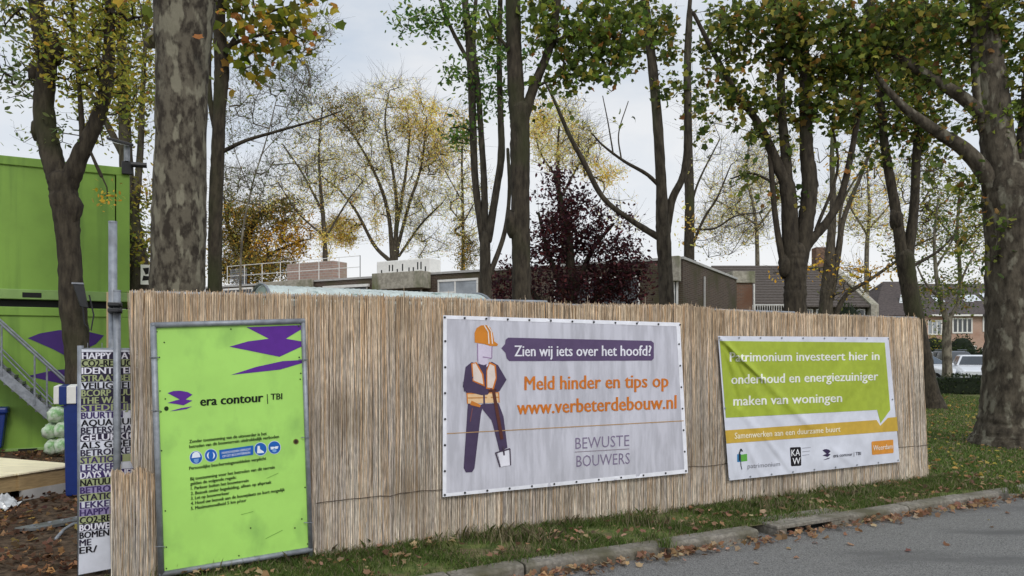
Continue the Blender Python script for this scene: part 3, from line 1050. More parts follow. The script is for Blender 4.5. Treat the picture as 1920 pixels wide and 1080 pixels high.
    # --- right
    tree('many_limbed_plane_tree', 'dark many limbed plane tree with a burl, behind the green and white banner', 'tree', 12.6,
         [[(1493, 880, 66), (1493, 700, 52), (1491, 580, 46), (1491, 530, 46), (1492, 495, 46), (1494, 470, 42)],
          [(1486, 512, 30), (1482, 445, 34), (1477, 355, 32), (1462, 318, 24), (1424, 235, 16), (1383, 178, 13), (1344, 110, 11), (1300, 24, 8)],
          [(1478, 360, 24), (1472, 278, 20), (1466, 210, 18), (1462, 100, 16), (1450, -120, 10)],
          [(1498, 512, 30), (1510, 425, 33), (1518, 345, 33), (1512, 280, 28), (1511, 200, 26), (1508, 120, 22), (1500, 0, 18), (1490, -140, 12)],
          [(1500, 500, 22), (1512, 462, 22), (1546, 422, 18), (1572, 380, 16), (1586, 335, 14), (1601, 262, 12), (1612, 190, 10), (1620, 60, 8), (1640, -60, 6)],
          [(1476, 512, 20), (1464, 470, 14), (1453, 400, 12), (1447, 330, 11), (1440, 260, 8)], [(1455, 345, 6), (1410, 325, 5), (1370, 335, 3)],
          [(1530, 430, 8), (1570, 320, 6), (1560, 230, 5)]],
         [(1420, 60, 95, 62, 1.3), (1530, 70, 90, 80, 1.4), (1395, 170, 62, 50, .75), (1480, 190, 70, 50, .8), (1430, 250, 34, 36, .6), (1350, 240, 42, 16, .8), (1375, 332, 46, 9, .9),
          (1560, 190, 60, 60, .9), (1570, 285, 26, 20, .5), (1470, 290, 24, 20, .5), (1488, 372, 12, 12, .9), (1350, 130, 40, 46, .6), (1600, 110, 60, 70, 1.2), (1480, -130, 190, 70, .2), (1440, 375, 12, 10, .4)],
         'bark_dark', 20, leaf=.105, pal='plane', covk=2.7, bare_twigs=2, twig=.35, limbk=.88, knobs=((1473, 498, 26), (1526, 345, 18)), jit=.045)
    tree('leaning_tree', 'leaning V forked tree just past the right end of the fence', 'tree', 20.4,
         [[(1748, 768, 62), (1740, 735, 46), (1730, 680, 41), (1718, 610, 37), (1705, 540, 36), (1696, 480, 37)],
          [(1692, 490, 24), (1682, 410, 22), (1668, 330, 20), (1657, 260, 18), (1650, 170, 16), (1640, 60, 12), (1630, -60, 8)],
          [(1700, 492, 25), (1713, 400, 20), (1718, 300, 18), (1722, 220, 16), (1720, 100, 13), (1728, -20, 9)],
          [(1710, 500, 8), (1760, 470, 6), (1790, 440, 4)]],
         [(1670, 180, 70, 90, .8), (1730, 160, 60, 100, .8), (1700, 60, 90, 60, 1.1), (1620, 230, 40, 50, .5), (1740, 270, 46, 46, .55), (1640, 300, 34, 26, .4), (1690, -90, 120, 60, .25)],
         'bark_dark', 21, leaf=.13, pal='plane', knobs=((1680, 410, 24),), limbk=.86, covk=3.2)
    tree('broad_plane_tree', 'broad plane tree with flared foot on the grass at the right edge', 'tree', 12.5,
         [[(1908, 838, 200), (1907, 818, 160), (1906, 785, 136), (1905, 730, 120), (1905, 640, 110), (1904, 550, 106), (1901, 450, 102), (1900, 380, 112), (1902, 350, 116)],
          [(1872, 375, 42), (1850, 328, 34), (1808, 280, 28), (1762, 250, 23), (1722, 222, 19), (1690, 196, 15), (1650, 150, 10), (1630, 110, 6)],
          [(1888, 370, 66), (1872, 280, 62), (1862, 190, 58), (1852, 95, 50), (1842, 0, 42), (1830, -140, 30)],
          [(1918, 370, 64), (1932, 270, 52), (1944, 130, 44), (1955, 0, 36), (1980, -150, 24)],
          [(1850, 225, 27), (1805, 183, 24), (1752, 150, 21), (1700, 118, 16), (1655, 85, 11), (1615, 50, 7)],
          [(1842, 240, 20), (1830, 150, 17), (1826, 60, 14), (1822, -60, 9)]],
         [(1690, 50, 80, 60, 1.15), (1790, 50, 80, 60, 1.1), (1880, 50, 60, 60, 1.1), (1885, 224, 46, 14, 1.7, 'planegreen'), (1905, 140, 34, 60, .9), (1790, 130, 50, 40, .6), (1720, 140, 40, 30, .9),
          (1800, 230, 44, 26, .45), (1650, 110, 44, 40, .9), (1900, 290, 30, 24, .4), (1780, -130, 200, 80, .2), (1740, 330, 36, 30, .25), (1826, 340, 34, 56, .4), (1836, 450, 24, 70, .3)],
         'bark_brown', 22, limbk=.93, leaf=.105, pal='plane', covk=2.7, bare_twigs=2, twig=.35, sides=22, jit=.025)
    tree('sapling', 'young pale stemmed tree with thin crown in front of the parked cars', 'tree', 30,
         [[(1776, 734, 20), (1776, 680, 17), (1775, 640, 16), (1776, 600, 15)], [(1776, 604, 11), (1764, 565, 9), (1755, 510, 7), (1752, 440, 5), (1760, 370, 3)],
          [(1777, 602, 9), (1795, 570, 6), (1805, 520, 4), (1830, 470, 3)], [(1762, 560, 6), (1735, 530, 4), (1720, 500, 3)], [(1756, 500, 5), (1790, 440, 3), (1800, 380, 3)]],
         [(1750, 550, 44, 46, .65), (1800, 540, 36, 44, .6), (1760, 450, 50, 60, .3), (1810, 430, 40, 80, .32, 'plane'), (1770, 350, 50, 50, .22), (1725, 590, 16, 18, .5, 'planegreen'), (1835, 520, 25, 40, .5),
          (1750, 610, 14, 20, .3), (1830, 350, 30, 50, .3, 'plane')],
         'bark_pale', 23, leaf=.16, shape=OVAL, pal='plane', covk=3.6, bare_twigs=1, twig=.6, per=5)
    tree('amber_leaved_tree', 'spreading tree with tiers of amber leaves before the tiled roof', 'tree', 30,
         [[(1548, 720, 50), (1548, 590, 38), (1553, 520, 33), (1558, 450, 24), (1562, 380, 18), (1560, 280, 12), (1566, 180, 8)],
          [(1556, 560, 24), (1572, 470, 18), (1582, 410, 14), (1612, 335, 10), (1640, 270, 8), (1690, 200, 5)],
          [(1560, 610, 18), (1585, 555, 13), (1630, 525, 10), (1680, 490, 8), (1710, 465, 6), (1760, 440, 4)], [(1572, 460, 8), (1580, 380, 7), (1620, 310, 5)], [(1558, 500, 6), (1500, 505, 4), (1450, 512, 3)]],
         [(1560, 505, 60, 10, .7), (1630, 512, 50, 12, .7), (1470, 512, 36, 8, .5), (1680, 480, 36, 26, .45, 'planeyellow'), (1550, 480, 26, 12, .5), (1700, 445, 46, 30, .3, 'olive'), (1600, 300, 60, 70, .04), (1640, 380, 60, 70, .05),
          (1580, 545, 50, 22, .25, 'olive'), (1560, 250, 40, 80, .05)],
         'bark_mid', 24, limbk=.66, leaf=.17, shape=OVAL, pal='orange', bare_twigs=3, twig=1.0, twig_r=.009, per=5)
    # --- behind
    tree('copper_bush', 'dark purple copper leaved tree behind the middle of the fence', 'tree', 19,
         [[(1072, 800, 34), (1072, 600, 26), (1070, 500, 18), (1062, 420, 12), (1040, 330, 7)], [(1072, 560, 14), (1110, 470, 9), (1150, 420, 5)], [(1070, 580, 14), (1030, 480, 9), (1010, 400, 5)],
          [(1074, 600, 12), (1140, 540, 8), (1200, 510, 5)], [(1060, 620, 12), (990, 540, 8), (950, 500, 5)]],
         [(1075, 450, 66, 80, 1.1), (1040, 370, 34, 56, .8), (1140, 490, 66, 64, 1.1), (1080, 545, 90, 36, 1.5), (1180, 530, 44, 44, 1.3), (1095, 400, 50, 50, .5), (1020, 480, 40, 70, .9), (950, 530, 34, 40, 1.2), (1150, 430, 44, 34, .35), (1030, 320, 14, 24, .3),
          (1190, 480, 22, 24, .4)],
         'bark_dark', 25, leaf=.12, shape=OVAL, pal='copper', per=9, bare_twigs=2, twig=.5, covk=4.6)
    tree('golden_tree', 'tall airy tree with golden leaves behind the white stack on the roof', 'tree', 48,
         [[(738, 640, 30), (738, 500, 24), (742, 470, 22)], [(740, 480, 15), (744, 390, 11), (735, 310, 8), (722, 230, 5), (730, 170, 3)],
          [(736, 484, 15), (728, 400, 11), (705, 330, 9), (660, 250, 6), (620, 210, 4)], [(744, 470, 11), (765, 390, 9), (790, 310, 7), (800, 220, 4)],
          [(742, 440, 10), (760, 330, 8), (770, 240, 5)], [(732, 490, 12), (702, 460, 10), (670, 400, 8), (640, 360, 6), (590, 320, 4)], [(748, 480, 8), (790, 420, 6), (830, 380, 4)]],
         [(700, 250, 80, 75, .1), (640, 220, 56, 46, .3, 'olive'), (790, 230, 52, 50, .38, 'gold'), (810, 300, 36, 36, .25, 'gold'), (640, 436, 38, 30, .75, 'gold'), (706, 410, 8, 46, .5, 'gold'), (740, 330, 110, 110, .07),
          (650, 330, 70, 60, .07), (790, 390, 60, 60, .09), (740, 180, 60, 40, .07), (800, 460, 50, 26, .12)],
         'bark_mid', 26, leaf=.13, shape=OVAL, pal='paleyellow', bare_twigs=4, twig=1.5, twig_r=.008, per=22, spread=3.2, covk=10.0, limbk=.66)
    tree('bare_topped_tree', 'thin bare topped tree left of the tall golden tree', 'tree', 44,
         [[(612, 640, 20), (610, 490, 14), (606, 410, 12), (600, 340, 9), (598, 280, 6), (605, 200, 4)], [(606, 400, 8), (570, 330, 6), (530, 270, 4)], [(608, 450, 7), (650, 380, 5), (680, 340, 3)], [(604, 440, 7), (560, 400, 5), (520, 340, 3)]],
         [(590, 300, 70, 70, .1), (560, 370, 70, 50, .08), (610, 460, 14, 40, .3, 'gold'), (640, 350, 50, 50, .06), (580, 220, 50, 40, .06)],
         'bark_mid', 27, leaf=.13, shape=OVAL, pal='paleyellow', bare_twigs=4, twig=1.4, twig_r=.008, per=22, spread=3.2, covk=10.0, limbk=.66)
    tree('mossy_stemmed_tree', 'thin mossy stem with sparse yellow leaves left of the triple stemmed tree', 'tree', 44,
         [[(868, 640, 12), (868, 500, 10), (868, 400, 8), (866, 300, 6), (870, 220, 4)], [(868, 380, 5), (840, 330, 3), (820, 290, 2)], [(868, 420, 5), (900, 360, 3)]],
         [(868, 360, 50, 110, .12), (868, 450, 10, 60, .4, 'olive'), (850, 250, 46, 50, .2, 'gold'), (880, 470, 30, 30, .25, 'olive')],
         'bark_mid', 28, leaf=.13, shape=OVAL, pal='paleyellow', bare_twigs=3, twig=1.2, twig_r=.008, per=22, spread=3.2, covk=10.0, limbk=.66)
    tree('autumn_tree', 'dense olive and orange tree behind the roof railing', 'tree', 46,
         [[(460, 640, 30), (460, 500, 22), (470, 430, 14), (500, 390, 9), (540, 370, 5)], [(460, 480, 14), (430, 430, 9), (420, 370, 5)], [(462, 500, 12), (520, 470, 8), (570, 450, 5)]],
         [(450, 420, 60, 50, 1.2), (500, 400, 66, 34, 1.0), (440, 480, 46, 44, 1.1), (520, 470, 62, 36, .9, 'orange'), (560, 430, 46, 40, .6, 'orange'), (480, 505, 90, 30, 1.6), (430, 350, 20, 30, .4), (545, 385, 50, 20, .4)],
         'bark_dark', 29, leaf=.18, shape=OVAL, pal='olive', bare_twigs=2, twig=1.0, twig_r=.01, covk=4.5, limbk=.8)
    tree('yellow_topped_tree', 'tall tree with a thin yellow top behind the copper bush', 'tree', 42,
         [[(1060, 640, 24), (1058, 480, 16), (1050, 380, 12), (1046, 290, 8), (1050, 210, 5)], [(1052, 370, 8), (1090, 300, 6), (1120, 260, 4)], [(1050, 340, 7), (1015, 290, 5), (1000, 240, 3)]],
         [(1040, 260, 50, 66, .3), (1090, 280, 40, 50, .25), (1130, 330, 40, 26, .35, 'gold'), (1010, 230, 24, 40, .4, 'gold'), (1060, 200, 40, 30, .12), (1160, 400, 50, 40, .03)],
         'bark_mid', 30, leaf=.13, shape=OVAL, pal='paleyellow', bare_twigs=4, twig=1.3, twig_r=.008, per=22, spread=3.2, covk=10.0, limbk=.66)
    tree('hazy_twigged_tree', 'hazy bare twigged tree between the ivy tufted stem and the many limbed plane tree', 'tree', 56,
         [[(1420, 640, 18), (1420, 480, 12), (1415, 400, 9), (1400, 320, 6), (1410, 240, 4)], [(1418, 430, 6), (1460, 370, 5), (1490, 300, 3)], [(1416, 420, 6), (1370, 390, 4), (1330, 370, 3)]],
         [(1400, 380, 80, 90, .09), (1360, 430, 70, 40, .09), (1440, 300, 60, 80, .09)],
         'bark_pale', 31, leaf=.18, shape=OVAL, pal='paleyellow', bare_twigs=7, twig=1.7, twig_r=.008, per=16, spread=3.2, covk=10.0, limbk=.66)
    tree('distant_twigged_tree', 'distant bare twigged tree showing between the many limbed and the leaning tree', 'tree', 62,
         [[(1625, 640, 18), (1625, 480, 12), (1630, 400, 9), (1625, 300, 5)], [(1626, 440, 7), (1590, 380, 5), (1570, 320, 3)], [(1628, 430, 6), (1670, 380, 4), (1690, 320, 3)]],
         [(1625, 360, 70, 90, .09), (1650, 430, 60, 40, .09), (1580, 400, 50, 60, .09)],
         'bark_pale', 32, leaf=.24, shape=OVAL, pal='paleyellow', bare_twigs=7, twig=1.8, twig_r=.0085, per=16, spread=3.2, covk=10.0, limbk=.66)
    tree('far_tree', 'far yellow green tree above the row of pink brick houses', 'tree', 85,
         [[(1800, 690, 14), (1800, 520, 10), (1795, 430, 7), (1800, 340, 4)], [(1798, 470, 6), (1840, 420, 4)], [(1798, 460, 6), (1750, 400, 4)]],
         [(1790, 400, 70, 80, .3), (1840, 450, 40, 50, .35), (1740, 420, 40, 50, .2), (1720, 330, 40, 60, .2)],
         'bark_mid', 33, leaf=.34, shape=OVAL, pal='yellowgreen', bare_twigs=2, twig=1.4, twig_r=.015, per=4, spread=3, covk=5.0, limbk=.72)


build_trees()

# ------------------------------------------------------------------ the reed fence
FEN0 = (F(245, 800, 0) - FA).dot(FD)
FEN1 = (FB - FA).dot(FD)
fence = thing('reed_fence', 'long straw coloured reed mat fence on a steel mesh frame', 'fence', FA + FD * ((FEN0 + FEN1) / 2))
TOP = [(245, 545), (330, 548), (420, 549), (560, 553), (700, 556), (860, 560), (930, 566), (1000, 567), (1080, 571), (1150, 572), (1240, 573), (1280, 572), (1330, 580), (1420, 585), (1560, 591), (1722, 598)]
tp = [((F(x, y) - FA).dot(FD), F(x, y).z) for x, y in TOP]
tx, tz = np.array([q[0] for q in tp]), np.array([q[1] for q in tp])
REEDC = np.array([S(208, 194, 178), S(196, 186, 174), S(188, 182, 176), S(176, 160, 144), S(222, 214, 202), S(162, 154, 146), S(196, 172, 146), S(192, 184, 180)])


def wob(s):
    return .022 * math.sin(s * 2.1 + .5) + .014 * math.sin(s * 5.3) + .006 * math.sin(s * 13)


END_LEAN = ((F(1722, 598) - F(1738, 897)).dot(FD)) / 2.0


def canes(s0, s1, topf, botf, pitch, seed, off, lean=0.0, parent=None, name='reed_mat', left=None):
    rng = np.random.default_rng(seed)
    n = int((s1 - s0) / pitch)
    V, C = [], []
    drift = 0
    for layer in range(2):
        for i in range(n):
            s = s0 + (i + rng.uniform(0, 1)) * pitch
            if s > s1:
                continue
            zt = topf(s) + rng.normal(0, .009) - (abs(rng.normal(0, .035)) if rng.random() < .2 else 0) + .012 * mnoise.noise(Vector((s * 9, 1, 1))) + (abs(rng.normal(0, .03)) if rng.random() < .02 else 0)
            zb = botf(s) + rng.normal(0, .008)
            w = rng.uniform(.0019, .0036)
            o = off + wob(s) + (rng.uniform(.006, .022) if layer == 0 else rng.uniform(-.012, .004))
            tilt = rng.normal(0, .011) + (rng.normal(0, .05) if rng.random() < .05 and s0 + .3 < s < s1 - .3 else 0) + lean
            if s > FEN1 - 1.2:
                tilt += END_LEAN * (1 - (FEN1 - s) / 1.2)
            drift = .97 * drift + rng.normal(0, .05)
            c = REEDC[rng.integers(len(REEDC))] * rng.uniform(.78, 1.13) * (1 + .09 * math.tanh(drift))
            c = c * np.array([1.03, 1.0, .935]) * (1 + .17 * mnoise.noise(Vector((s * 2.3, layer, 3.0))))
            if layer:
                c = c * .78
            c2 = c * rng.uniform(.8, 1.1)
            zs = [zb, zb + (zt - zb) * rng.uniform(.3, .7), zt]
            bow = rng.normal(0, .007)
            for k, z in enumerate(zs):
                q = s + tilt * (z - zb) + (bow if k == 1 else 0)
                b = FA + FD * q + FN * (o + (bow if k == 1 else 0))
                r = w * (1.0 if k < 2 else .7)
                for dx, dy in ((-r, -.001), (0, r * 1.3), (r, -.001)):
                    V.append((b.x + FD.x * dx + FN.x * dy, b.y + FD.y * dx + FN.y * dy, z))
                    C.append((c, c2, c2 * np.array([1.0, .89, .75]))[k])
    V = np.array(V)
    m = len(V) // 9
    q = []
    for k in (0, 3):
        for a, b in ((0, 1), (1, 2)):
            q.append((k + a, k + b, k + 3 + b, k + 3 + a))
    Fq = (np.arange(m)[:, None, None] * 9 + np.array(q)[None]).reshape(-1, 4)
    caps = (np.arange(m)[:, None] * 9 + np.array([[6, 7, 8]]))
    return npmesh(name, V, [Fq, caps], M['reed'], parent, np.array(C))


ztop = lambda s: float(np.interp(s, tx, tz))
low = lambda s: max(.0, min(1.2, (F(296, 965).z if s < (F(296, 965) - FA).dot(FD) else 0)))
sd = (F(290, 965) - FA).dot(FD)


def botf(s):
    if s < sd:                                     # torn lower left corner, cut slanting
        t = (s - FEN0) / (sd - FEN0)
        return F(258, 862).z * (1 - t) + F(290, 972).z * t
    return -.02


canes(FEN0, FEN1, ztop, botf, .0025, 41, .02, parent=fence)
s_l, s_r = (F(209, 980) - FA).dot(FD), (F(292, 980) - FA).dot(FD)
canes(s_l, s_r, lambda s: F(240, 882).z + .02 * math.sin(s * 40) - .05 * max(0, (s - s_l) / (s_r - s_l) - .6), lambda s: -.02, .0025, 42, .05, parent=fence, name='reed_offcut')
for (py0, x0, x1, py1) in ((938, 590, 1738, 832.5),):
    pts = []
    for k in range(60):
        t = k / 59
        q = F(x0 + (x1 - x0) * t, py0 + (py1 - py0) * t, 0)
        s = (q - FA).dot(FD)
        pts.append(FA + FD * s + FN * (wob(s) + .050) + Vector((0, 0, q.z + random.uniform(-.012, .012))))
    MB().tube(pts, .0028, 5).build('binding_wire', M['wire'], fence)
# steel frame behind the mat: top tubes and uprights
frm = MB()
rng_s = np.linspace(FEN0, FEN1 - .02, 40)
for a, b in ((FEN0, FEN0 + 3.4), (FEN0 + 3.46, FEN0 + 6.6), (FEN0 + 6.66, FEN1 - .12)):
    frm.tube([FA + FD * a + FN * -.06 + Vector((0, 0, ztop(a) - .012)), FA + FD * b + FN * -.06 + Vector((0, 0, ztop(b) + .012))], .018, 8)
frm.build('top_rail', M['galv'], fence)
for a in (FEN0 + 3.4, FEN0 + 6.63, FEN1 - .15):
    MB().tube([FA + FD * a + FN * -.06 + Vector((0, 0, -.05)), FA + FD * a + FN * -.06 + Vector((0, 0, ztop(a) + .01))], .02, 8).build('upright', M['galv'], fence)

# ------------------------------------------------------------------ posts at the left end
off_p = -.07


def post(name, label, x, ytop, rpx, off, cat='post'):
    t = F(x, ytop, off)
    th = thing(name, label, cat, (t.x, t.y, 0))
    r = rpx * .5 * t.y / FPX
    MB().tube([(t.x, t.y, -.05), (t.x, t.y, t.z)], r, 14).build('tube', M['galv'], th, smooth=True)
    MB().tube([(t.x, t.y, t.z), (t.x, t.y, t.z + .012)], r * 1.04, 14).build('end_cap', M['galv'], th)
    return th, t, r


tall, tt, tr = post('scaffold_pole', 'tall galvanised pole standing left of the reed fence', 211.5, 418, 15, -.26)
shrt, st_, sr = post('fence_post', 'shorter galvanised fence post clamped to the tall pole', 219.5, 547, 13, -.10)
for (x, y) in ((216, 572), (216, 583)):
    q = F(x, y, -.15)
    fr = Frame(q, FD)
    MB().box(fr, -.045, .045, -.13, .12, q.z - .012, q.z + .012).tube([fr(.03, -.11, q.z), fr(.03, -.16, q.z)], .008, 6).build('clamp', M['dark_metal'], shrt, bevel=.003)
tm = F(205, 660, -.32)
tfr = Frame(tm, FD)
t0 = F(205, 548, -.32)
th = thing('timber_batten', 'raw timber batten standing behind the two galvanised poles', 'batten', (tm.x, tm.y, 0))
MB().box(tfr, -.018, .022, -.02, .02, -.02, t0.z).build('batten', M['timber'], th, bevel=.002)
th.name = 'timber_batten'

# mesh gate with the word banner
gate = thing('mesh_gate', 'narrow galvanised mesh panel at the left edge of the fence', 'fence', (F(150, 900, -.19).x, F(150, 900, -.19).y, 0))
ga, gz = (F(151, 650, -.19) - FA).dot(FD), F(151, 648, -.19).z
gb = ga + 1.15
gp_ = lambda s, z: FA + FD * s + FN * -.19 + Vector((0, 0, z))
MB().tube([gp_(ga, -.02), gp_(ga, gz)], .021, 10).build('upright', M['galv'], gate, smooth=True)
MB().tube([gp_(gb, -.02), gp_(gb, gz)], .021, 10).build('upright', M['galv'], gate, smooth=True)
MB().tube([gp_(ga, gz - .03), gp_(gb, gz - .03)], .014, 8).build('top_rail', M['galv'], gate, smooth=True)
msh = MB()
for k in range(1, 26):
    s = ga + (gb - ga) * k / 26
    msh.tube([gp_(s, .05), gp_(s, gz + (.02 if k % 2 else -.03))], .0022, 4)
for k in range(8):
    msh.tube([gp_(ga, .05 + k * (gz - .08) / 7), gp_(gb, .05 + k * (gz - .08) / 7)], .0022, 4)
msh.build('wire_mesh', M['galv'], gate)
pl = lambda x, y, o=0: F(x, y, -.165 + o)
ban0 = sheet('word_banner', [(153, 655), (262, 657), (262, 1056), (147, 1078)], pl, M['banner_vinyl'], nx=12, ny=30)
tag(ban0, 'tall narrow banner crowded with purple, black and lime words at the left edge', 'banner')
pr = Print(pl)
WH, BK, PU, LI, DK, LV_ = S(226, 224, 234), S(26, 24, 30), S(66, 52, 100), S(160, 168, 124), S(48, 42, 62), S(150, 138, 178)
ROWS = [('HAPPY DAYS', WH, DK), ('CO2-REDUCTIE', BK, LI), ('IDENTITEIT', WH, DK), ('STRAATBEELD', LI, DK), ('VEILIGHEID', BK, WH), ('BCORP BUURT', LI, DK), ('THE WALL OF', LI, DK),
        ('STEDELIJK', LI, PU), ('BUURTEN', PU, WH), ('AQUARIUM', BK, WH), ('BETERSCHAP', DK, WH), ('GELUKKIG', WH, DK), ('ALS GOED', BK, WH), ('BETROKKEN', DK, WH),
        ('STATION', PU, LI), ('LEKKER', PU, WH), ('DAYS WONEN', WH, PU), ('NATUUR', BK, LI), ('BETROKKEN', PU, LV_), ('STATION', DK, LI), ('LEKKER', PU, WH), ('HAPPY DAYS', PU, LV_),
        ('CO2-REDUCTIE', BK, LI), ('BOUWEN', WH, DK), ('BOMEN', BK, WH), ('ME', DK, WH), ('ER/', BK, WH)]
for i, (w, c, b) in enumerate(ROWS):
    y0 = 660 + i * 14.05
    y1 = y0 + 14.05
    sl_ = lambda y: -(y - 658) / 2900 * 100
    xl = lambda y: 153 - (y - 655) * .0135
    wide = len(w) * 11.2
    xr = xl(y0) + (wide if len(w) < 8 else 106)
    if i < 25:
        if b != WH:
            pr.poly([(xl(y0), y0), (258, y0 + sl_(y0)), (258, y1 + sl_(y1)), (xl(y1), y1)], b, .0015)
    pr.text(w[:10], xl(y0) + 1, y1 - .8, xr, y1 - .8 + sl_(y1) * (xr - xl(y0)) / 106, 12.9, 12.6, c, .003, bold=.06)
pr.build('lettering', ban0)

# ------------------------------------------------------------------ lime site sign
sg_o = .11
sp_l = lambda x, y, o=0: F(x, y, sg_o + o)
sign = thing('site_sign', 'lime green building site rules board in a grey tube frame', 'sign', (F(440, 1050, sg_o).x, F(440, 1050, sg_o).y, 0))
CTL, CTR, CBR, CBL = (287, 612), (567, 605), (581, 1028), (302, 1073)
nxv = sheet('board', [CTL, CTR, CBR, CBL], sp_l, M['board'], sign, nx=2, ny=2, thick=.006)
for nm, pts, r in (('frame_side', [(287, 606), (303, 1092)], .021), ('frame_side', [(568, 599), (583, 1046)], .018), ('frame_top', [(284, 610), (571, 602)], .021), ('frame_bottom', [(298, 1078), (585, 1030)], .021)):
    MB().tube([sp_l(x, y, .004) for x, y in pts], r, 12).build(nm, M['galv'], sign, smooth=True)
for x, y in ((288, 670), (291, 770), (299, 1025), (570, 674), (575, 820), (580, 980)):
    s1 = 1 if x > 400 else -1
    MB().tube([sp_l(x - 10 * s1, y, .012), sp_l(x, y, .034), sp_l(x + 7 * s1, y, .01)], .0035, 5).build('tie_wire', M['galv'], sign)
pr = Print(sp_l)
PUR = S(92, 44, 140)
INK = S(26, 48, 22)
pr.poly([(462, 613.5), (565, 609.5), (564, 618), (536, 635), (565, 640), (565, 650), (524, 669), (470, 658), (430, 650), (465, 640), (504, 635)], PUR)
pr.poly([(433, 703), (480, 688), (530, 677), (566, 675), (566, 681), (525, 693), (470, 699)], PUR)
pr.build('emblem', sign)
pr = Print(sp_l)
ERA = [(314, 737), (325, 733), (338, 732.5), (352, 735), (361, 740), (348, 749), (361, 751), (344, 760), (330, 757.5), (314, 755.5), (328, 751), (337, 749)]
ERB = [(318, 771), (340, 765), (360, 762), (350, 767), (330, 770)]
pr.poly(ERA, PUR)
pr.poly(ERB, PUR)
pr.build('logo', sign)
pr = Print(sp_l)
BKK = S(20, 30, 20)
pr.text('era contour', 376, 761, 493, 753, 18.5, 18, BKK, bold=.055)
pr.line([(501, 739), (502, 757)], 1.5, BKK)
pr.text('TBI', 508, 749.5, 529, 748.5, 12, 12, BKK, bold=.04)
for w, x0, y0, x1, y1 in (('Zonder toestemming van de uitvoerder is het', 355, 831, 500, 815.5), ('betreden van dit bouwterrein uitdrukkelijk verboden', 355, 840.5, 523, 821),
                          ('Persoonlijke beschermingsmiddelen verplicht', 355, 881, 499, 862), ('Bij toestemming voor het betreden van dit terrein', 357, 901, 515, 878.5),
                          ('gelden de volgende regels:', 357, 910, 443, 897.5), ('1. Parkeer buiten het bouwterrein', 358, 919, 466, 903.5), ('2. Bezoek onder begeleiding, alleen op afspraak', 358, 928.5, 509, 906.5),
                          ('3. Let op bouwverkeer', 358, 937.5, 430, 927), ('4. Houd uw bezoek aan de bouwplaats zo kort mogelijk', 358, 947, 534, 920.5), ('5. Maximumsnelheid 5 km p/uur', 358, 956.5, 462, 940.5)):
    pr.text(w, x0, y0, x1, y1, 6.4, 6.2, INK, bold=.045)
pr.build('lettering', sign)
pr = Print(sp_l)
BLU, WHT = S(34, 96, 176), S(226, 232, 240)
for cx, cy in ((367.5, 858), (395.5, 854), (488.5, 842), (514.5, 839)):
    pr.disc(cx, cy, 12.2, WHT, .0015, ry=12.6)
    pr.disc(cx, cy, 11.4, BLU, .0025, ry=11.8)
pr.poly([(359.5, 859), (361, 851), (365, 847.5), (370, 847), (374, 850), (376, 857)], WHT, .004)
pr.poly([(363, 861), (373, 859.5), (372, 866), (368, 869), (364, 866)], S(120, 160, 210), .004)
pr.disc(395.5, 854, 7.5, WHT, .0035, ry=7)
pr.disc(395.5, 854, 4.8, BLU, .0045, ry=8)
pr.poly([(411, 844), (475, 835), (475, 852.5), (412, 861.5)], BLU, .0025)
pr.text('HANDSCHOENEN VERPLICHT', 416, 851.5, 470, 844, 4.5, 4.5, WHT, .004, bold=.01)
pr.text('OP DIT BOUWTERREIN', 417, 858, 469, 850.5, 4.5, 4.5, WHT, .004, bold=.01)
pr.poly([(483, 836), (487, 836), (487.5, 842), (495, 847), (495, 849), (482, 850)], WHT, .004)
pr.poly([(507, 838), (513, 837.5), (514.5, 838.5), (516, 837), (522, 836.5), (521, 841), (517, 842), (514.5, 840), (512, 842.5), (508, 843)], WHT, .004)
pr.disc(514.5, 845, 4, S(120, 160, 210), .0035, ry=3)
pr.build('pictogram', sign)
pr = Print(sp_l)
pr.disc(312, 766, 4.2, S(30, 50, 20), .003)
pr.disc(555, 828, 5.2, S(104, 96, 50), .003)
pr.disc(555, 828, 3.2, S(48, 40, 30), .004)
for x, y in ((294, 622), (433, 617), (560, 612), (308, 642), (299, 670), (561, 670), (300, 733), (563, 711), (310, 748), (302, 772), (303, 845), (572, 914), (566, 973), (310, 958), (312, 1026), (312, 1066), (448, 1042), (577, 1020), (564, 700), (470, 990), (553, 990)):
    pr.disc(x, y, 1.5, S(50, 70, 34), .003, n=8)
for a, b in (((452, 965), (475, 959)), ((500, 897), (522, 887)), ((498, 1010), (530, 994))):
    pr.line([a, b], .8, S(104, 148, 66))
pr.build('screw', sign)

# ------------------------------------------------------------------ white banner with the worker
def disp2(x, y):
    te, be = 591 + (x - 831) * .0315, 932 - (x - 830) * .0978
    edge = math.exp(-max(0, y - te) / 16) + math.exp(-max(0, be - y) / 16)
    return -.007 * edge * abs(math.sin((x - 831) * math.pi / 40.4)) + .012 * math.exp(-((x - y * .25 - 980) / 30) ** 2) - .010 * math.exp(-((x + y * .2 - 1300) / 26) ** 2) + .006 * math.sin(x * .045 + y * .006) + .004 * math.sin(x * .11 + 1.3) + .003 * math.sin(y * .05 + x * .02)


def pl2(x, y, o=0):
    return F(x, y, .078 + wob((F(x, y, .08) - FA).dot(FD)) + o + disp2(x, y))


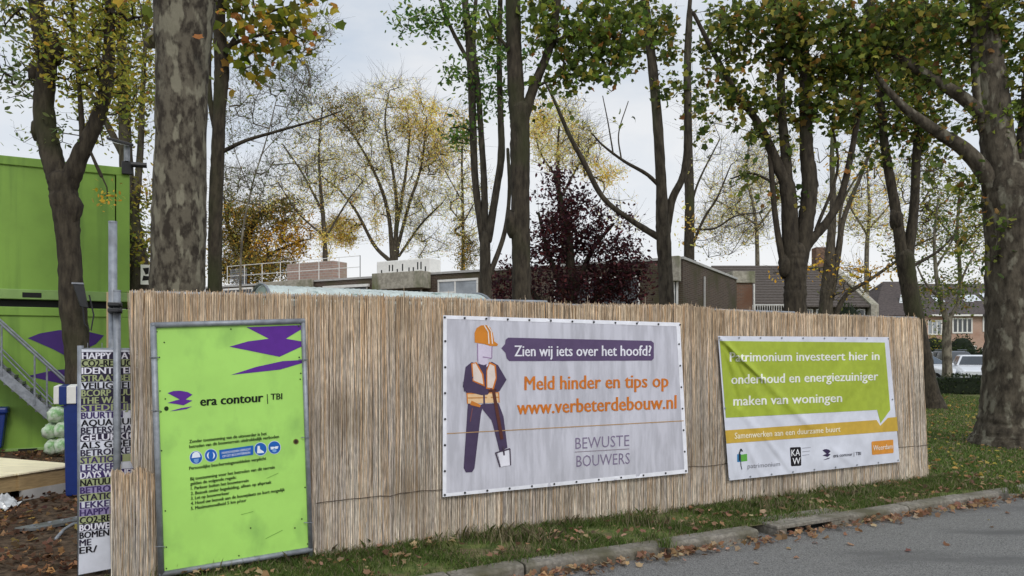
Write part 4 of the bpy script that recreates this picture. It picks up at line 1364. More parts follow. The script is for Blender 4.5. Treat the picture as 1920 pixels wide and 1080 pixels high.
B2 = [(831, 591), (1275, 605), (1290, 887), (830, 932)]
ban = sheet('white_banner', B2, pl2, M['banner_white'], nx=90, ny=30)
tag(ban, 'white fabric banner with a construction worker drawing, speech bubble and orange lettering', 'banner')
pr = Print(pl2, cut=14)
HEM = S(232, 232, 238)
for a, b in ((0, 1), (1, 2), (2, 3), (3, 0)):
    (x0, y0), (x1, y1) = B2[a], B2[b]
    cx, cy = 1055, 755
    q = lambda x, y: (x + 7 * (1 if x < cx else -1), y + 7 * (1 if y < cy else -1))
    n_ = 12
    A_ = [(x0 + (x1 - x0) * k / n_, y0 + (y1 - y0) * k / n_) for k in range(n_ + 1)]
    i0, i1 = q(x0, y0), q(x1, y1)
    B_ = [(i0[0] + (i1[0] - i0[0]) * k / n_, i0[1] + (i1[1] - i0[1]) * k / n_) for k in range(n_ + 1)]
    for k in range(n_):
        pr.poly([A_[k], A_[k + 1], B_[k + 1], B_[k]], HEM, .002)
pr.build('hem', ban)
pr = Print(pl2, cut=14)
VIO, ORG = S(92, 76, 108), S(204, 118, 44)
pr.poly([(953, 633), (1221, 639), (1226, 643), (1226, 672), (1222, 676), (955, 677), (950, 672), (948, 662), (940, 653), (947, 645), (948, 637)], VIO, .0025)
pr.build('speech_bubble', ban)
pr = Print(pl2, cut=14)
pr.text('Zien wij iets over het hoofd?', 965, 668, 1221, 667, 21.5, 20.5, S(228, 226, 234), .005, bold=.026)
pr.text('Meld hinder en tips op', 984, 731.5, 1253, 725.5, 27.5, 26, ORG, .003, bold=.032)
pr.text('www.verbeterdebouw.nl', 970, 777, 1268, 766, 28, 27, ORG, .003, bold=.032)
pr.text('BEWUSTE', 1079, 842, 1180, 836, 22.5, 22, S(128, 116, 142), .003, bold=-.006)
pr.text('BOUWERS', 1081, 875.5, 1181, 869.5, 22.5, 22, S(128, 116, 142), .003, bold=-.006)
pr.line([(1078, 847.5), (1130, 844.5), (1180, 841.5)], 1.3, S(140, 128, 140))
pr.line([(838 + 44.4 * k, 813 - 2.4 * k) for k in range(11)], 1.6, S(176, 140, 96))
pr.build('lettering', ban)
pr = Print(pl2, cut=14)
Z = lambda pts: [(830 + x / 3.487, 590 + y / 3.487) for x, y in pts]
pr.poly(Z([(210, 182), (208, 120), (222, 88), (250, 70), (285, 68), (312, 84), (328, 120), (338, 175), (362, 192), (356, 205), (310, 205), (275, 192)]), S(204, 128, 44), .003)
for q in ([(272, 70), (298, 112), (303, 190)], [(294, 72), (318, 108), (326, 192)]):
    pr.line(Z(q), 2.0, S(228, 216, 206), .0045)
pr.poly(Z([(224, 188), (275, 196), (324, 206), (320, 285), (296, 292), (300, 330), (278, 352), (232, 312)]), S(206, 196, 214), .0025)
pr.line(Z([(228, 188), (230, 305)]), 1.6, S(150, 124, 158), .004)
pr.line(Z([(323, 206), (321, 285), (262, 276)]), 1.6, S(150, 124, 158), .004)
DKP = S(74, 62, 88)
pr.poly(Z([(165, 580), (266, 590), (250, 650), (208, 1005), (192, 1030), (152, 1032), (137, 1002)]), DKP, .0025)
pr.poly(Z([(255, 585), (365, 578), (398, 665), (424, 870), (372, 896), (330, 725), (318, 690), (262, 620)]), DKP, .0028)
pr.poly(Z([(150, 342), (190, 310), (270, 330), (322, 308), (362, 330), (418, 425), (372, 500), (330, 520), (160, 520), (132, 470)]), DKP, .0032)
TAN = S(226, 190, 146)
pr.poly(Z([(155, 512), (368, 506), (372, 574), (160, 582)]), TAN, .004)
pr.line(Z([(156, 516), (368, 510)]), 1.6, ORG, .005)
pr.line(Z([(158, 545), (369, 540)]), 2.4, S(196, 140, 84), .005)
pr.line(Z([(159, 512), (163, 582)]), 1.8, ORG, .005)
pr.line(Z([(366, 508), (370, 574)]), 1.8, ORG, .005)
pr.line(Z([(270, 515), (272, 585)]), 3.2, DKP, .0055)
pr.poly(Z([(188, 562), (250, 590), (244, 606), (180, 590)]), S(196, 122, 52), .005)
pr.poly(Z([(186, 318), (222, 310), (266, 388), (276, 470), (196, 436)]), ORG, .004)
pr.poly(Z([(196, 322), (216, 318), (256, 390), (266, 456), (202, 430)]), S(222, 206, 196), .005)
pr.poly(Z([(286, 362), (306, 308), (348, 330), (354, 415), (334, 490), (284, 484)]), ORG, .004)
pr.poly(Z([(292, 366), (308, 322), (338, 336), (346, 412), (326, 480), (292, 476)]), S(222, 206, 196), .005)
pr.poly(Z([(134, 440), (200, 436), (290, 490), (306, 505), (296, 522), (258, 526), (140, 500)]), DKP, .006)
pr.poly(Z([(298, 492), (350, 484), (352, 498), (300, 508)]), S(78, 44, 36), .007)
pr.poly(Z([(320, 490), (342, 490), (398, 812), (378, 818)]), S(92, 54, 46), .007)
pr.poly(Z([(360, 905), (435, 885), (440, 985), (380, 995)]), S(226, 224, 232), .006)
pr.line(Z([(345, 904), (440, 876), (444, 985)]), 2.2, S(72, 60, 76), .007)
pr.line(Z([(347, 902), (376, 996)]), 2.2, S(72, 60, 76), .007)
pr.line(Z([(396, 860), (402, 920)]), 3.2, S(72, 60, 76), .0075)
pr.line(Z([(195, 610), (180, 700)]), 1.4, S(128, 78, 76), .0045)
pr.build('worker_picture', ban)


def eyelets(parent, corners, place, nx, ny, m, inset=4):
    me0 = None
    (ax, ay), (bx, by), (cx, cy), (dx, dy) = corners
    L_ = []
    for k in range(nx):
        u = k / (nx - 1)
        L_ += [(ax + (bx - ax) * u, ay + (by - ay) * u + inset), (dx + (cx - dx) * u, dy + (cy - dy) * u - inset)]
    for k in range(1, ny - 1):
        u = k / (ny - 1)
        L_ += [(ax + (dx - ax) * u + inset, ay + (dy - ay) * u), (bx + (cx - bx) * u - inset, by + (cy - by) * u)]
    for x, y in L_:
        p = place(min(max(x, min(ax, dx) + inset), max(bx, cx) - inset), y, .004)
        if me0 is None:
            o = MB().tube([FN * -.002, FN * .004], .0095, 10).build('eyelet', m, parent, local=True)
            me0 = o.data
        else:
            o = link('eyelet', me0, None, parent, local=True)
        o.location = p - abs_loc(parent)


eyelets(ban, B2, pl2, 12, 8, M['dark_metal'])

# ------------------------------------------------------------------ green and white banner
FOLDS = [((1352, 636), (1432, 712), 4.5, .030), ((1432, 712), (1520, 800), 8, .016), ((1350, 640), (1385, 760), 6, -.018), ((1360, 645), (1400, 720), 5, -.020), ((1350, 650), (1470, 800), 9, .009),
         ((1662, 640), (1630, 720), 7, .010), ((1640, 690), (1560, 790), 9, -.007), ((1380, 760), (1480, 880), 8, .009), ((1400, 830), (1430, 895), 6, .010), ((1420, 810), (1480, 890), 6, -.008),
         ((1500, 640), (1470, 740), 10, .006), ((1600, 650), (1560, 700), 9, -.006), ((1675, 760), (1620, 870), 8, .008), ((1365, 790), (1380, 890), 6, .008), ((1560, 840), (1610, 880), 7, .006)]


def disp3(x, y):
    d = .004 * math.sin(x * .03 + y * .05) + .003 * math.sin(x * .07 - y * .03)
    for (x0, y0), (x1, y1), w, amp in FOLDS:
        dx, dy = x1 - x0, y1 - y0
        L2 = dx * dx + dy * dy
        t = ((x - x0) * dx + (y - y0) * dy) / L2
        tc_ = min(1, max(0, t))
        qx, qy = x - x0 - dx * tc_, y - y0 - dy * tc_
        d += 1.25 * amp * math.exp(-(qx * qx + qy * qy) / (w * w)) * (.6 + .4 * math.sin(math.pi * tc_))
    return d


def pl3(x, y, o=0):
    return F(x, y, .084 + wob((F(x, y, .08) - FA).dot(FD)) + o + disp3(x, y))


B3 = [(1346, 630), (1666, 632), (1687, 866), (1367, 901)]
pr = Print(pl3, cut=2.5)
pr.poly(B3, (1, 1, 1), 0.0)
ban3 = pr.mb.build('green_banner', M['banner_vinyl'])
tag(ban3, 'creased lime green and white banner with an amber band, right of the white banner', 'banner')
pr = Print(pl3, cut=2.5)
Z3 = lambda pts: [(1330 + x / 3.483, 610 + y / 3.483) for x, y in pts]
LIM = S(162, 178, 62)
pr.poly(Z3([(68, 102), (1146, 112), (1182, 552), (1118, 640), (1096, 552), (108, 604)]), LIM, .0025)
pr.build('green_panel', ban3)
pr = Print(pl3, cut=2.5)
pr.poly(Z3([(104, 686), (1092, 618), (1117, 656), (1166, 604), (1226, 598), (1232, 690), (112, 772)]), S(198, 164, 66), .0025)
pr.build('amber_band', ban3)
pr = Print(pl3, cut=2.5)
WL = S(232, 232, 222)
q = Z3([(135, 237), (1110, 226), (145, 384), (1102, 358), (158, 525), (866, 500), (166, 741), (856, 694)])
pr.text('Patrimonium investeert hier in', *q[0], *q[1], 19, 16.5, WL, .0042, bold=.03)
pr.text('onderhoud en energiezuiniger', *q[2], *q[3], 19.5, 17, WL, .0042, bold=.03)
pr.text('maken van woningen', *q[4], *q[5], 19.5, 17.5, WL, .0042, bold=.03)
pr.text('Samenwerken aan een duurzame buurt', *q[6], *q[7], 12, 10.8, S(240, 232, 206), .0042, bold=.02)
Z4 = lambda pts: [(1360 + x / 5.647, 820 + y / 5.647) for x, y in pts]
q = Z4([(237, 330), (580, 302), (1145, 212), (1436, 186), (700, 200), (790, 192), (712, 288), (795, 280), (1566, 140), (1770, 118)])
pr.text('patrimonium', *q[0], *q[1], 9.5, 8.5, S(128, 128, 136), .003)
pr.text('era contour | TBI', *q[2], *q[3], 6.8, 6.4, S(44, 40, 56), .003, bold=.012)
for k in range(3):
    pr.line(Z4([(815, 116 + 38 * k), (905 - 8 * k, 106 + 38 * k)]), 1.2, S(160, 160, 170))
pr.build('lettering', ban3)
pr = Print(pl3, cut=2.5)
pr.poly(Z4([(125, 180), (165, 172), (165, 260), (126, 262)]), S(60, 130, 180), .002)
pr.poly(Z4([(165, 184), (230, 174), (233, 250), (166, 258)]), S(98, 168, 70), .0025)
pr.line(Z4([(150, 250), (150, 170), (166, 122), (182, 150)]), 2.4, S(36, 44, 52), .0035)
pr.line(Z4([(160, 180), (166, 300), (176, 340)]), 1.4, S(60, 70, 76), .0035)
pr.poly(Z4([(685, 112), (694, 106), (792, 102), (800, 110), (804, 292), (798, 300), (705, 306), (697, 298)]), S(24, 22, 26), .0025)
pr.text('KA', *q[4], *q[5], 13, 13, S(236, 236, 238), .0045, bold=.01)
pr.text('W', *q[6], *q[7], 13, 13, S(236, 236, 238), .0045, bold=.01)
tx_ = lambda p: ((p[0] - 314) / 47 * 85 + 1030, (p[1] - 732.5) / 39 * 118 + 124)
pr.poly(Z4([tx_(p) for p in ERA]), S(56, 46, 76), .0025)
pr.poly(Z4([tx_(p) for p in ERB]), S(56, 46, 76), .0025)
pr.poly(Z4([(1548, 52), (1556, 44), (1770, 24), (1778, 30), (1782, 158), (1774, 166), (1562, 186), (1554, 180)]), S(214, 144, 58), .0025)
pr.text('Weerdam', *q[8], *q[9], 10, 9.4, S(240, 232, 220), .0045, bold=.014)
pr.build('logo', ban3)
eyelets(ban3, B3, pl3, 9, 3, M['galv'], inset=3)

# ------------------------------------------------------------------ green site cabins
cx_, cy_ = (243 - 960) / FPX * 12.5, 12.5
CF = Frame((cx_, cy_), FD)                          # a < 0 runs left, b > 0 runs back
zt = lambda py, px=243: P(px, py, 12.5).z
Z_TOP, Z_MID0, Z_MID1 = zt(315), zt(552), zt(580)


def cab_px(px, py, b=0.0):                          # a point on the cabin front
    d = ray(px, py)
    o = CF(0, b, 0)
    return EYE + d * ((o - EYE).dot(CF.p) / d.dot(CF.p))


def cabin(label, z0, z1, name='site_cabin'):
    c = thing(name, label, 'site cabin', CF(-3, 1.2, z0), 'stacked green site cabins')
    MB().box(CF, -5.98, -.22, .03, 2.4, z0 + .16, z1 - .14).build('wall', M['cabin'], c)
    MB().box(CF, -6.0, 0, 0, 2.44, z1 - .14, z1).build('top_rail', M['cabin'], c, bevel=.01)
    MB().box(CF, -6.0, 0, 0, 2.44, z0, z0 + .16).build('bottom_rail', M['cabin_rail'], c, bevel=.01)
    for a in (-6.0, -.20):
        MB().box(CF, a, a + .20, .0, .2, z0 + .16, z1 - .14).build('corner_post', M['cabin'], c, bevel=.008)
    MB().box(CF, -.21, -.001, .2, 2.4, z0 + .16, z1 - .14).build('end_wall', M['cabin'], c)
    return c


low_c = cabin('lower lime green cabin with purple emblem behind the steel stair', -.12, Z_MID1 - .0)
up_c = cabin('upper plain lime green cabin stacked on top of the other', Z_MID0 - .13, Z_TOP)
MB().box(CF, -5.9, -.3, .12, 2.3, Z_MID1, Z_MID0 - .13).build('gap_shade', M['black'], up_c)  # black filler: the shade in the gap between the cabins, put into colour
q = cab_px(60, 552)
a_ = (q - CF.o).dot(CF.d)
MB().box(CF, a_ - .13, a_ + .13, -.004, .05, Z_MID0 - .10, Z_MID0 - .02).build('forklift_pocket', M['black'], up_c)
q = cab_px(52, 846)
a_ = (q - CF.o).dot(CF.d)
MB().box(CF, a_ - .13, a_ + .13, -.004, .05, -.09, .03).build('forklift_pocket', M['black'], low_c)
emb = MB()
for pts in ([(52, 634), (75, 625), (110, 619), (150, 618), (195, 629), (180, 645), (150, 660), (130, 671), (100, 655)], [(52, 705), (100, 694), (150, 690), (195, 700), (160, 716), (130, 722), (90, 714)], [(88, 768), (130, 758), (190, 748), (170, 760), (130, 768), (95, 773)]):
    emb.prism([cab_px(x, y, .024) for x, y in pts], CF.p * .012)
emb.build('emblem', M['purple'], low_c)

# floodlight and camera on the cabin corner
fl = thing('floodlight', 'black floodlight with sensor box mounted on the cabin corner', 'lamp', CF(-.06, -.05, Z_TOP))
MB().box(CF, -.12, .05, -.06, .0, Z_TOP - .12, Z_TOP + .10).build('bracket', M['dark_metal'], fl, bevel=.01)
MB().tube([CF(-.04, -.03, Z_TOP + .1), CF(-.04, -.03, Z_TOP + .36)], .05, 8).build('mast', M['galv'], fl)
lv = MB()
lv.prism([CF(-.34, -.16, Z_TOP + .40), CF(.06, -.16, Z_TOP + .33), CF(.06, .05, Z_TOP + .38), CF(-.34, .05, Z_TOP + .45)], Vector((0, 0, .05)))
lv.build('lamp_head', M['dark_metal'], fl, bevel=.01)
MB().prism([CF(-.31, -.14, Z_TOP + .385), CF(.0, -.14, Z_TOP + .332), CF(.0, .02, Z_TOP + .366), CF(-.31, .02, Z_TOP + .42)], Vector((0, 0, .006))).build('lens', M['lamp_glass'], fl)
MB().tube([CF(.02, -.1, Z_TOP + .04), CF(.26, -.1, Z_TOP + .05)], .045, 10).build('sensor', M['dark_metal'], fl)

# steel stair in front of the cabins
st = thing('steel_stair', 'galvanised outside stair with handrail climbing left up to the upper cabin', 'stair', CF(-1.9, -1.0, 0))
SO = -.55


def stp(px, py, b=SO):
    return cab_px(px, py, b)


A0, A1 = stp(-60, 660), stp(104, 800)
sd_ = (A1 - A0)
for bb, nm in ((SO, 'stringer'), (SO + .5, 'stringer')):
    dsh = CF.p * (bb - SO)
    MB().prism([A0 + dsh, A1 + dsh, A1 + dsh + Vector((0, 0, .2)), A0 + dsh + Vector((0, 0, .2))], CF.p * .02).build(nm, M['galv'], st)
for k in range(11):
    q = A0 + sd_ * ((k + .5) / 11) + Vector((0, 0, .1))
    tf = Frame(q, FD)
    MB().box(tf, -.12, .12, .021, .499, q.z - .02, q.z + .02).build('tread', M['steel_plate'], st)
for (xa, ya, xb, yb, r) in ((-60, 552, 122, 716, .017), (-60, 600, 98, 758, .011)):
    MB().tube([stp(xa, ya), stp(xb, yb)], r, 8).build('handrail', M['galv'], st)
    MB().tube([stp(xa, ya) + CF.p * .5, stp(xb, yb) + CF.p * .5], r, 8).build('handrail', M['galv'], st)
for (xa, ya, yb) in ((3, 606, 705), (65, 664, 760), (88, 684, 770)):
    MB().tube([stp(xa, ya), stp(xa, yb)], .014, 6).build('baluster', M['galv'], st)

# ------------------------------------------------------------------ things in the yard
bq = G(134, 934)
bf = Frame((bq.x, bq.y), FD)
zb0 = P(134, 724, bq.y).z
bl = thing('blue_bin', 'tall blue bin with a white and blue lid behind the word banner', 'bin', (bq.x, bq.y, 0))
hw = .075
MB().prism([bf(-hw + .02, 0, .02), bf(hw - .0, 0, .02), bf(hw + .03, 0, zb0 - .16), bf(-hw, 0, zb0 - .16)], bf.p * .5).build('body', M['blue'], bl, bevel=.012)
MB().box(bf, -hw - .09, -hw - .04, -.02, .52, zb0 - .19, zb0).box(bf, -hw + .03, hw - .03, -.021, .52, zb0 - .19, zb0).build('lid_panel', M['white_paint'], bl, bevel=.006)
MB().box(bf, -hw - .04, -hw + .03, -.024, .5, zb0 - .2, zb0 + .002).box(bf, hw - .03, hw + .05, -.02, .5, zb0 - .2, zb0 - .004).build('lid', M['blue'], bl, bevel=.006)

q = G(2, 850)
df = Frame((q.x, q.y), FD)
wb = thing('wheelie_bin', 'dark blue wheeled bin at the left edge below the stair', 'bin', (q.x, q.y, 0))
zz = P(2, 764, q.y).z
MB().prism([df(-.42, 0, .08), df(0, 0, .08), df(.06, 0, zz - .1), df(-.5, 0, zz - .1)], df.p * .5).build('body', M['blue'], wb, bevel=.015)
MB().box(df, -.53, .09, -.04, .55, zz - .1, zz).build('lid', M['blue'], wb, bevel=.03)
for a in (-.4, -.04):
    MB().tube([df(a, .46, .1), df(a + .05, .46, .1)], .1, 14).build('wheel', M['tyre'], wb)

# timber pallet box
A_ = G(38, 940)
Bq = G(133, 922)
af = Frame((A_.x, A_.y), (Bq.x - A_.x, Bq.y - A_.y))
ztop_ = .30
ply = thing('timber_crate', 'low plywood topped timber crate lying on the yard soil', 'crate', (A_.x, A_.y, 0))
w1 = (Bq - A_).length + .05
MB().box(af, -.02, w1 + .05, 0, 1.5, ztop_ - .02, ztop_).box(af, -1.1, -.025, .02, 1.48, ztop_ - .022, ztop_ - .002).build('top', M['plywood'], ply, bevel=.003)
MB().box(af, .0, w1, .02, 1.45, .11, ztop_ - .02).box(af, -1.1, 0, .05, 1.45, .11, ztop_ - .024).build('side', M['ply_edge'], ply)
MB().box(af, .03, w1 + .03, .0, .06, .0, .108).build('skirt', M['grey_board'], ply)
for a in (-.9, -.3, .5):
    MB().box(af, a, a + .1, .1, 1.4, .0, .108).build('bearer', M['ply_edge'], ply)
wr = G(2, 955)
wt = thing('plastic_wrap', 'crumpled clear plastic wrapping beside the timber crate', 'plastic wrap', (wr.x, wr.y, 0))
cb = MB()
rs = random.Random(5)
nW = 9
vv = []
for j in range(nW):
    for i in range(nW):
        e = wr + Vector((-.2 + .32 * i / (nW - 1), -.1 + .3 * j / (nW - 1), 0))
        hgt = .11 * math.sin(math.pi * i / (nW - 1)) * math.sin(math.pi * j / (nW - 1)) + rs.uniform(0, .06)
        vv.append(Vector((e.x + rs.uniform(-.02, .02), e.y, max(.004, hgt))))
cb.add(vv, [(j * nW + i, j * nW + i + 1, (j + 1) * nW + i + 1, (j + 1) * nW + i) for j in range(nW - 1) for i in range(nW - 1)])
cb.build('film', M['clear_wrap'], wt)
# wrapped rolls
rl0 = None
for i, (x, y, lab) in enumerate(((100, 852, 'lower left plastic wrapped bale in the pile by the blue bin'), (118, 850, 'lower right plastic wrapped bale next to the blue bin'), (97, 822, 'middle left plastic wrapped bale of the pile'),
                                 (117, 820, 'middle right plastic wrapped bale beside the blue bin'), (106, 792, 'topmost green and white plastic wrapped bale of the pile'))):
    g0 = G(108, 858)
    p = P(x, y - 14, g0.y + .1)
    mbb = MB().ball((0, 0, 0), .13, 12, 8, sq=(.95, 1.2, .95), jit=.16)
    o = mbb.build('wrapped_bale', M['plastic_wrap'], smooth=True)
    o.location = (p.x, p.y, max(.1, p.z))
    tag(o, lab, 'bale', 'plastic wrapped bales')
# steel plate with bolts, bent tube
A_ = G(34, 1000)
Bq = G(150, 978)
pf = Frame((A_.x, A_.y), (Bq.x - A_.x, Bq.y - A_.y))
sp3 = thing('steel_plate', 'grey steel plate with bolt holes lying among brown leaves', 'steel plate', (A_.x, A_.y, 0))
MB().prism([pf(-.02, .02, .012), pf(.12, -.1, .012), pf(.75, -.1, .012), pf(.75, .07, .012), pf(.0, .07, .012)], Vector((0, 0, .03))).build('plate', M['steel_plate'], sp3, bevel=.003)
for a in (.12, .26, .37, .50):
    MB().tube([pf(a, .0, .042), pf(a, .0, .052)], .018, 8).build('bolt', M['galv'], sp3)
sq = G(104, 1018)
tb_ = MB().tube([(sq.x, sq.y, .03), *[tuple(G(x, y) + Vector((0, 0, z))) for x, y, z in ((120, 1004, .05), (135, 996, .06), (165, 990, .05), (200, 985, .04))]], .014, 8).build('bent_tube', M['galv'], smooth=True)
tag(tb_, 'short bent galvanised tube lying beside the steel plate', 'tube')
# small box on the forked tree, small picture on tree
bt_ = P(150, 560, 9.25)
bxf = Frame((bt_.x, bt_.y), FD)
bx = thing('meter_box', 'small dark box with hanging cable fixed to the forked tree', 'box', bt_)
MB().prism([bxf(-.08, -.02, bt_.z + .18), bxf(.04, -.02, bt_.z + .18), bxf(.09, -.02, bt_.z - .12), bxf(0, -.02, bt_.z - .1)], bxf.p * .12).build('case', M['dark_metal'], bx, bevel=.01)
MB().box(bxf, -.09, .04, -.03, .1, bt_.z + .18, bt_.z + .2).build('lid', M['galv'], bx)
MB().tube([bxf(.03, -.01, bt_.z - .1), bxf(.05, 0, bt_.z - .32), bxf(.12, 0, bt_.z - .40), bxf(.15, .0, bt_.z - .2), bxf(.1, 0, bt_.z + .05)], .01, 6).build('cable', M['dark_metal'], bx)
pq = P(273, 515, 14.1)
pqf = Frame((pq.x, pq.y), FD)
pn = thing('notice', 'small white notice with black print fixed to the grey stem behind the fence end', 'notice', pq)
MB().box(pqf, -.085, .085, -.01, .01, pq.z - .19, pq.z + .19).build('card', M['white_paint'], pn)
MB().prism([pqf(-.05, -.013, pq.z + .12), pqf(.06, -.013, pq.z + .14), pqf(.05, -.013, pq.z + .02), pqf(.0, -.013, pq.z)], pqf.p * .003).prism([pqf(-.04, -.013, pq.z - .02), pqf(.06, -.013, pq.z - .03), pqf(.07, -.013, pq.z - .1), pqf(-.06, -.013, pq.z - .12)], pqf.p * .003).build('print_mark', M['black'], pn)

# ------------------------------------------------------------------ barrel roofed shelter behind the fence
S0, S1 = P(490, 533, 10.2), P(893, 552, 11.9)
SF = Frame((S0.x, S0.y), (S1.x - S0.x, S1.y - S0.y))
SLn = (Vector((S1.x, S1.y)) - Vector((S0.x, S0.y))).length
sh = thing('shelter', 'shelter with a mint translucent barrel roof just behind the fence', 'shelter', (S0.x, S0.y, 0))
zs = S0.z
rfm = MB()
vs = []
nA, nB = 80, 12
for i in range(nA + 1):
    for j in range(nB + 1):
        an = math.pi * (.06 + .88 * j / nB)
        r = .62 + .008 * (1 if i % 2 else -1)
        vs.append(SF(SLn * i / nA, -math.cos(an) * r * 1.05 + .1, zs - .30 + math.sin(an) * r * .48))
rfm.add(vs, [(i * (nB + 1) + j, (i + 1) * (nB + 1) + j, (i + 1) * (nB + 1) + j + 1, i * (nB + 1) + j + 1) for i in range(nA) for j in range(nB)])
rfm.build('roof', M['polycarb'], sh)
for a in (0, SLn):
    arc = [SF(a, -math.cos(math.pi * (.06 + .88 * j / 12)) * .64 * 1.05 + .1, zs - .30 + math.sin(math.pi * (.06 + .88 * j / 12)) * .64 * .48) for j in range(13)]
    MB().tube(arc, .02, 6).build('end_arch', M['galv'], sh)
MB().prism([SF(.02, -math.cos(math.pi * (.06 + .88 * j / 12)) * .6 * 1.05 + .1, zs - .31 + math.sin(math.pi * (.06 + .88 * j / 12)) * .6 * .48) for j in range(13)], SF.d * .01).build('end_panel', M['polycarb'], sh)
for a in (.05, SLn / 2, SLn - .05):
    for b in (-.5, .7):
        MB().box(SF, a - .03, a + .03, b - .03, b + .03, -.02, zs - .26).build('post', M['galv'], sh)

# ------------------------------------------------------------------ flat roofed houses
HR = P(1280, 481, 28.0)
HL = P(385, 537, 41.2)
HF = Frame((HR.x, HR.y), (HL.x - HR.x, HL.y - HR.y))        # a runs left along the front, b<0 runs back
HLEN = (Vector((HL.x, HL.y)) - Vector((HR.x, HR.y))).length
HZ = HR.z
sgn = -1 if HF.p.y > 0 else 1                                # towards the camera
M['brick_brown'] = brick('brown_brick', S(102, 84, 72, .8), S(86, 70, 62, .8), S(120, 112, 102, .7), (HF.d.x + .35 * HF.p.x, HF.d.y + .35 * HF.p.y), stain=S(84, 80, 58, .8))
fb = thing('flat_roofed_house', 'long flat roofed brown brick house with concrete canopies behind the fence', 'house', (HR.x, HR.y, 0))
hb = lambda b0, b1: (min(sgn * b0, sgn * b1), max(sgn * b0, sgn * b1))   # b positive = towards the camera


def h_a(px, b=0.0):
    d = ray(px, 600)
    o = HF(0, sgn * b, 0)
    q = EYE + d * ((o - EYE).dot(HF.p) / d.dot(HF.p))
    return (q - HF.o).dot(HF.d)


def h_z(px, py, b=0.0):
    d = ray(px, py)
    o = HF(0, sgn * b, 0)
    q = EYE + d * ((o - EYE).dot(HF.p) / d.dot(HF.p))
    return q.z


MB().box(HF, 0, HLEN, *hb(-9.3, 0), -.1, HZ - .1).build('wall', M['brick_brown'], fb)
MB().box(HF, -.06, HLEN + .06, *hb(-9.36, .06), HZ - .1, HZ - .003).build('roof', M['grey_board'], fb)
MB().box(HF, h_a(1278), h_a(1252), *hb(.065, .35), HZ - .95, HZ + .004).box(HF, h_a(790, .8), h_a(697, .8), *hb(.065, .8), h_z(750, 541, .8), HZ + .02).box(HF, h_a(582, .3), h_a(480, .3), *hb(.065, .3), h_z(530, 545, .3), HZ + .01).build('canopy', M['concrete'], fb, bevel=.02)
for (x0, x1, y0, y1, gl_) in ((822, 897, 523, 580, 'curtain_glass'), (612, 690, 536, 580, 'glass'), (705, 792, 541, 590, 'glass'), (1040, 1200, 520, 580, 'glass'), (420, 475, 540, 580, 'glass'), (1256, 1272, 512, 600, 'glass')):
    a0, a1 = h_a(x1), h_a(x0)
    z1, z0 = h_z((x0 + x1) / 2, y0), h_z((x0 + x1) / 2, y1) - .3
    wn = MB().box(HF, a0, a1, *hb(.012, .07), z1 - .1, z1).box(HF, a0, a0 + .07, *hb(.012, .06), z0, z1 - .1).box(HF, a1 - .07, a1, *hb(.012, .06), z0, z1 - .1).box(HF, a1 - (a1 - a0) * .42 - .07, a1 - (a1 - a0) * .42, *hb(.012, .058), z0, z1 - .1)
    if x0 == 822:
        wn.box(HF, a1 - (a1 - a0) * .42, a1 - .07, *hb(.012, .056), z1 - .62, z1 - .55)
    wo = wn.build('window', M['white_paint'], fb)
    MB().box(HF, a0 + .03, a1 - .03, *hb(.004, .03), z0, z1 - .05).build('pane', M[gl_], wo)
MB().box(HF, h_a(695), h_a(610), *hb(.075, .2), h_z(650, 540), h_z(650, 535)).build('lintel', M['white_paint'], fb)
MB().tube([HF(-.05, sgn * -3.0, .0), HF(-.05, sgn * -3.0, HZ - .5)], .05, 8).build('drainpipe', M['grey_board'], fb)
for a in (4.5, 5.4):
    MB().tube([HF(1.0, sgn * -a, HZ), HF(1.0, sgn * -a, HZ + .5)], .06, 8).build('vent_pipe', M['dark_metal'], fb)
# roof railing
rlg = thing('roof_railing', 'pale scaffold railing along the edge of the flat roof', 'railing', HF(h_a(540), 0, HZ))
ra0, ra1 = h_a(665), h_a(415)
for k in range(8):
    a = ra0 + (ra1 - ra0) * k / 7
    MB().tube([HF(a, sgn * -.4, HZ - .003), HF(a, sgn * -.4, HZ + 1.12)], .02, 6).build('post', M['white_paint' if k else 'dark_metal'], rlg)
for dz in (.55, 1.1):
    MB().tube([HF(ra0, sgn * -.4, HZ + dz), HF(ra1, sgn * -.4, HZ + dz)], .017, 6).build('rail', M['white_paint'], rlg)
gm = MB()
for k in range(14):
    gm.tube([HF(h_a(420) - k * .1, sgn * -.42, HZ), HF(h_a(420) - k * .1, sgn * -.42, HZ + .95)], .012, 4)
for k in range(7):
    gm.tube([HF(h_a(420), sgn * -.42, HZ + .1 + k * .13), HF(h_a(420) - 1.3, sgn * -.42, HZ + .1 + k * .13)], .012, 4)
gm.build('mesh_panel', M['galv'], rlg)
M['brick_pink'] = brick('pinkish_brick', S(182, 152, 138, .8), S(166, 136, 124, .8), S(190, 180, 170, .7), (HF.d.x + .3 * HF.p.x, HF.d.y + .3 * HF.p.y), bw=.3, bh=.14, gap=.02, stain=S(166, 150, 132, .8))
stk = thing('brick_stack', 'stack of pinkish bricks on the flat roof behind the railing', 'brick stack', HF(h_a(580), sgn * -1.6, HZ))
MB().box(HF, h_a(624, -1.5), h_a(538, -1.5), *hb(-2.6, -1.5), HZ + .1, HZ + 1.15).build('bricks', M['brick_pink'], stk, bevel=.02)
MB().box(HF, h_a(624, -1.5), h_a(538, -1.5), *hb(-2.6, -1.5), HZ - .003, HZ + .098).build('pallet', M['timber'], stk)
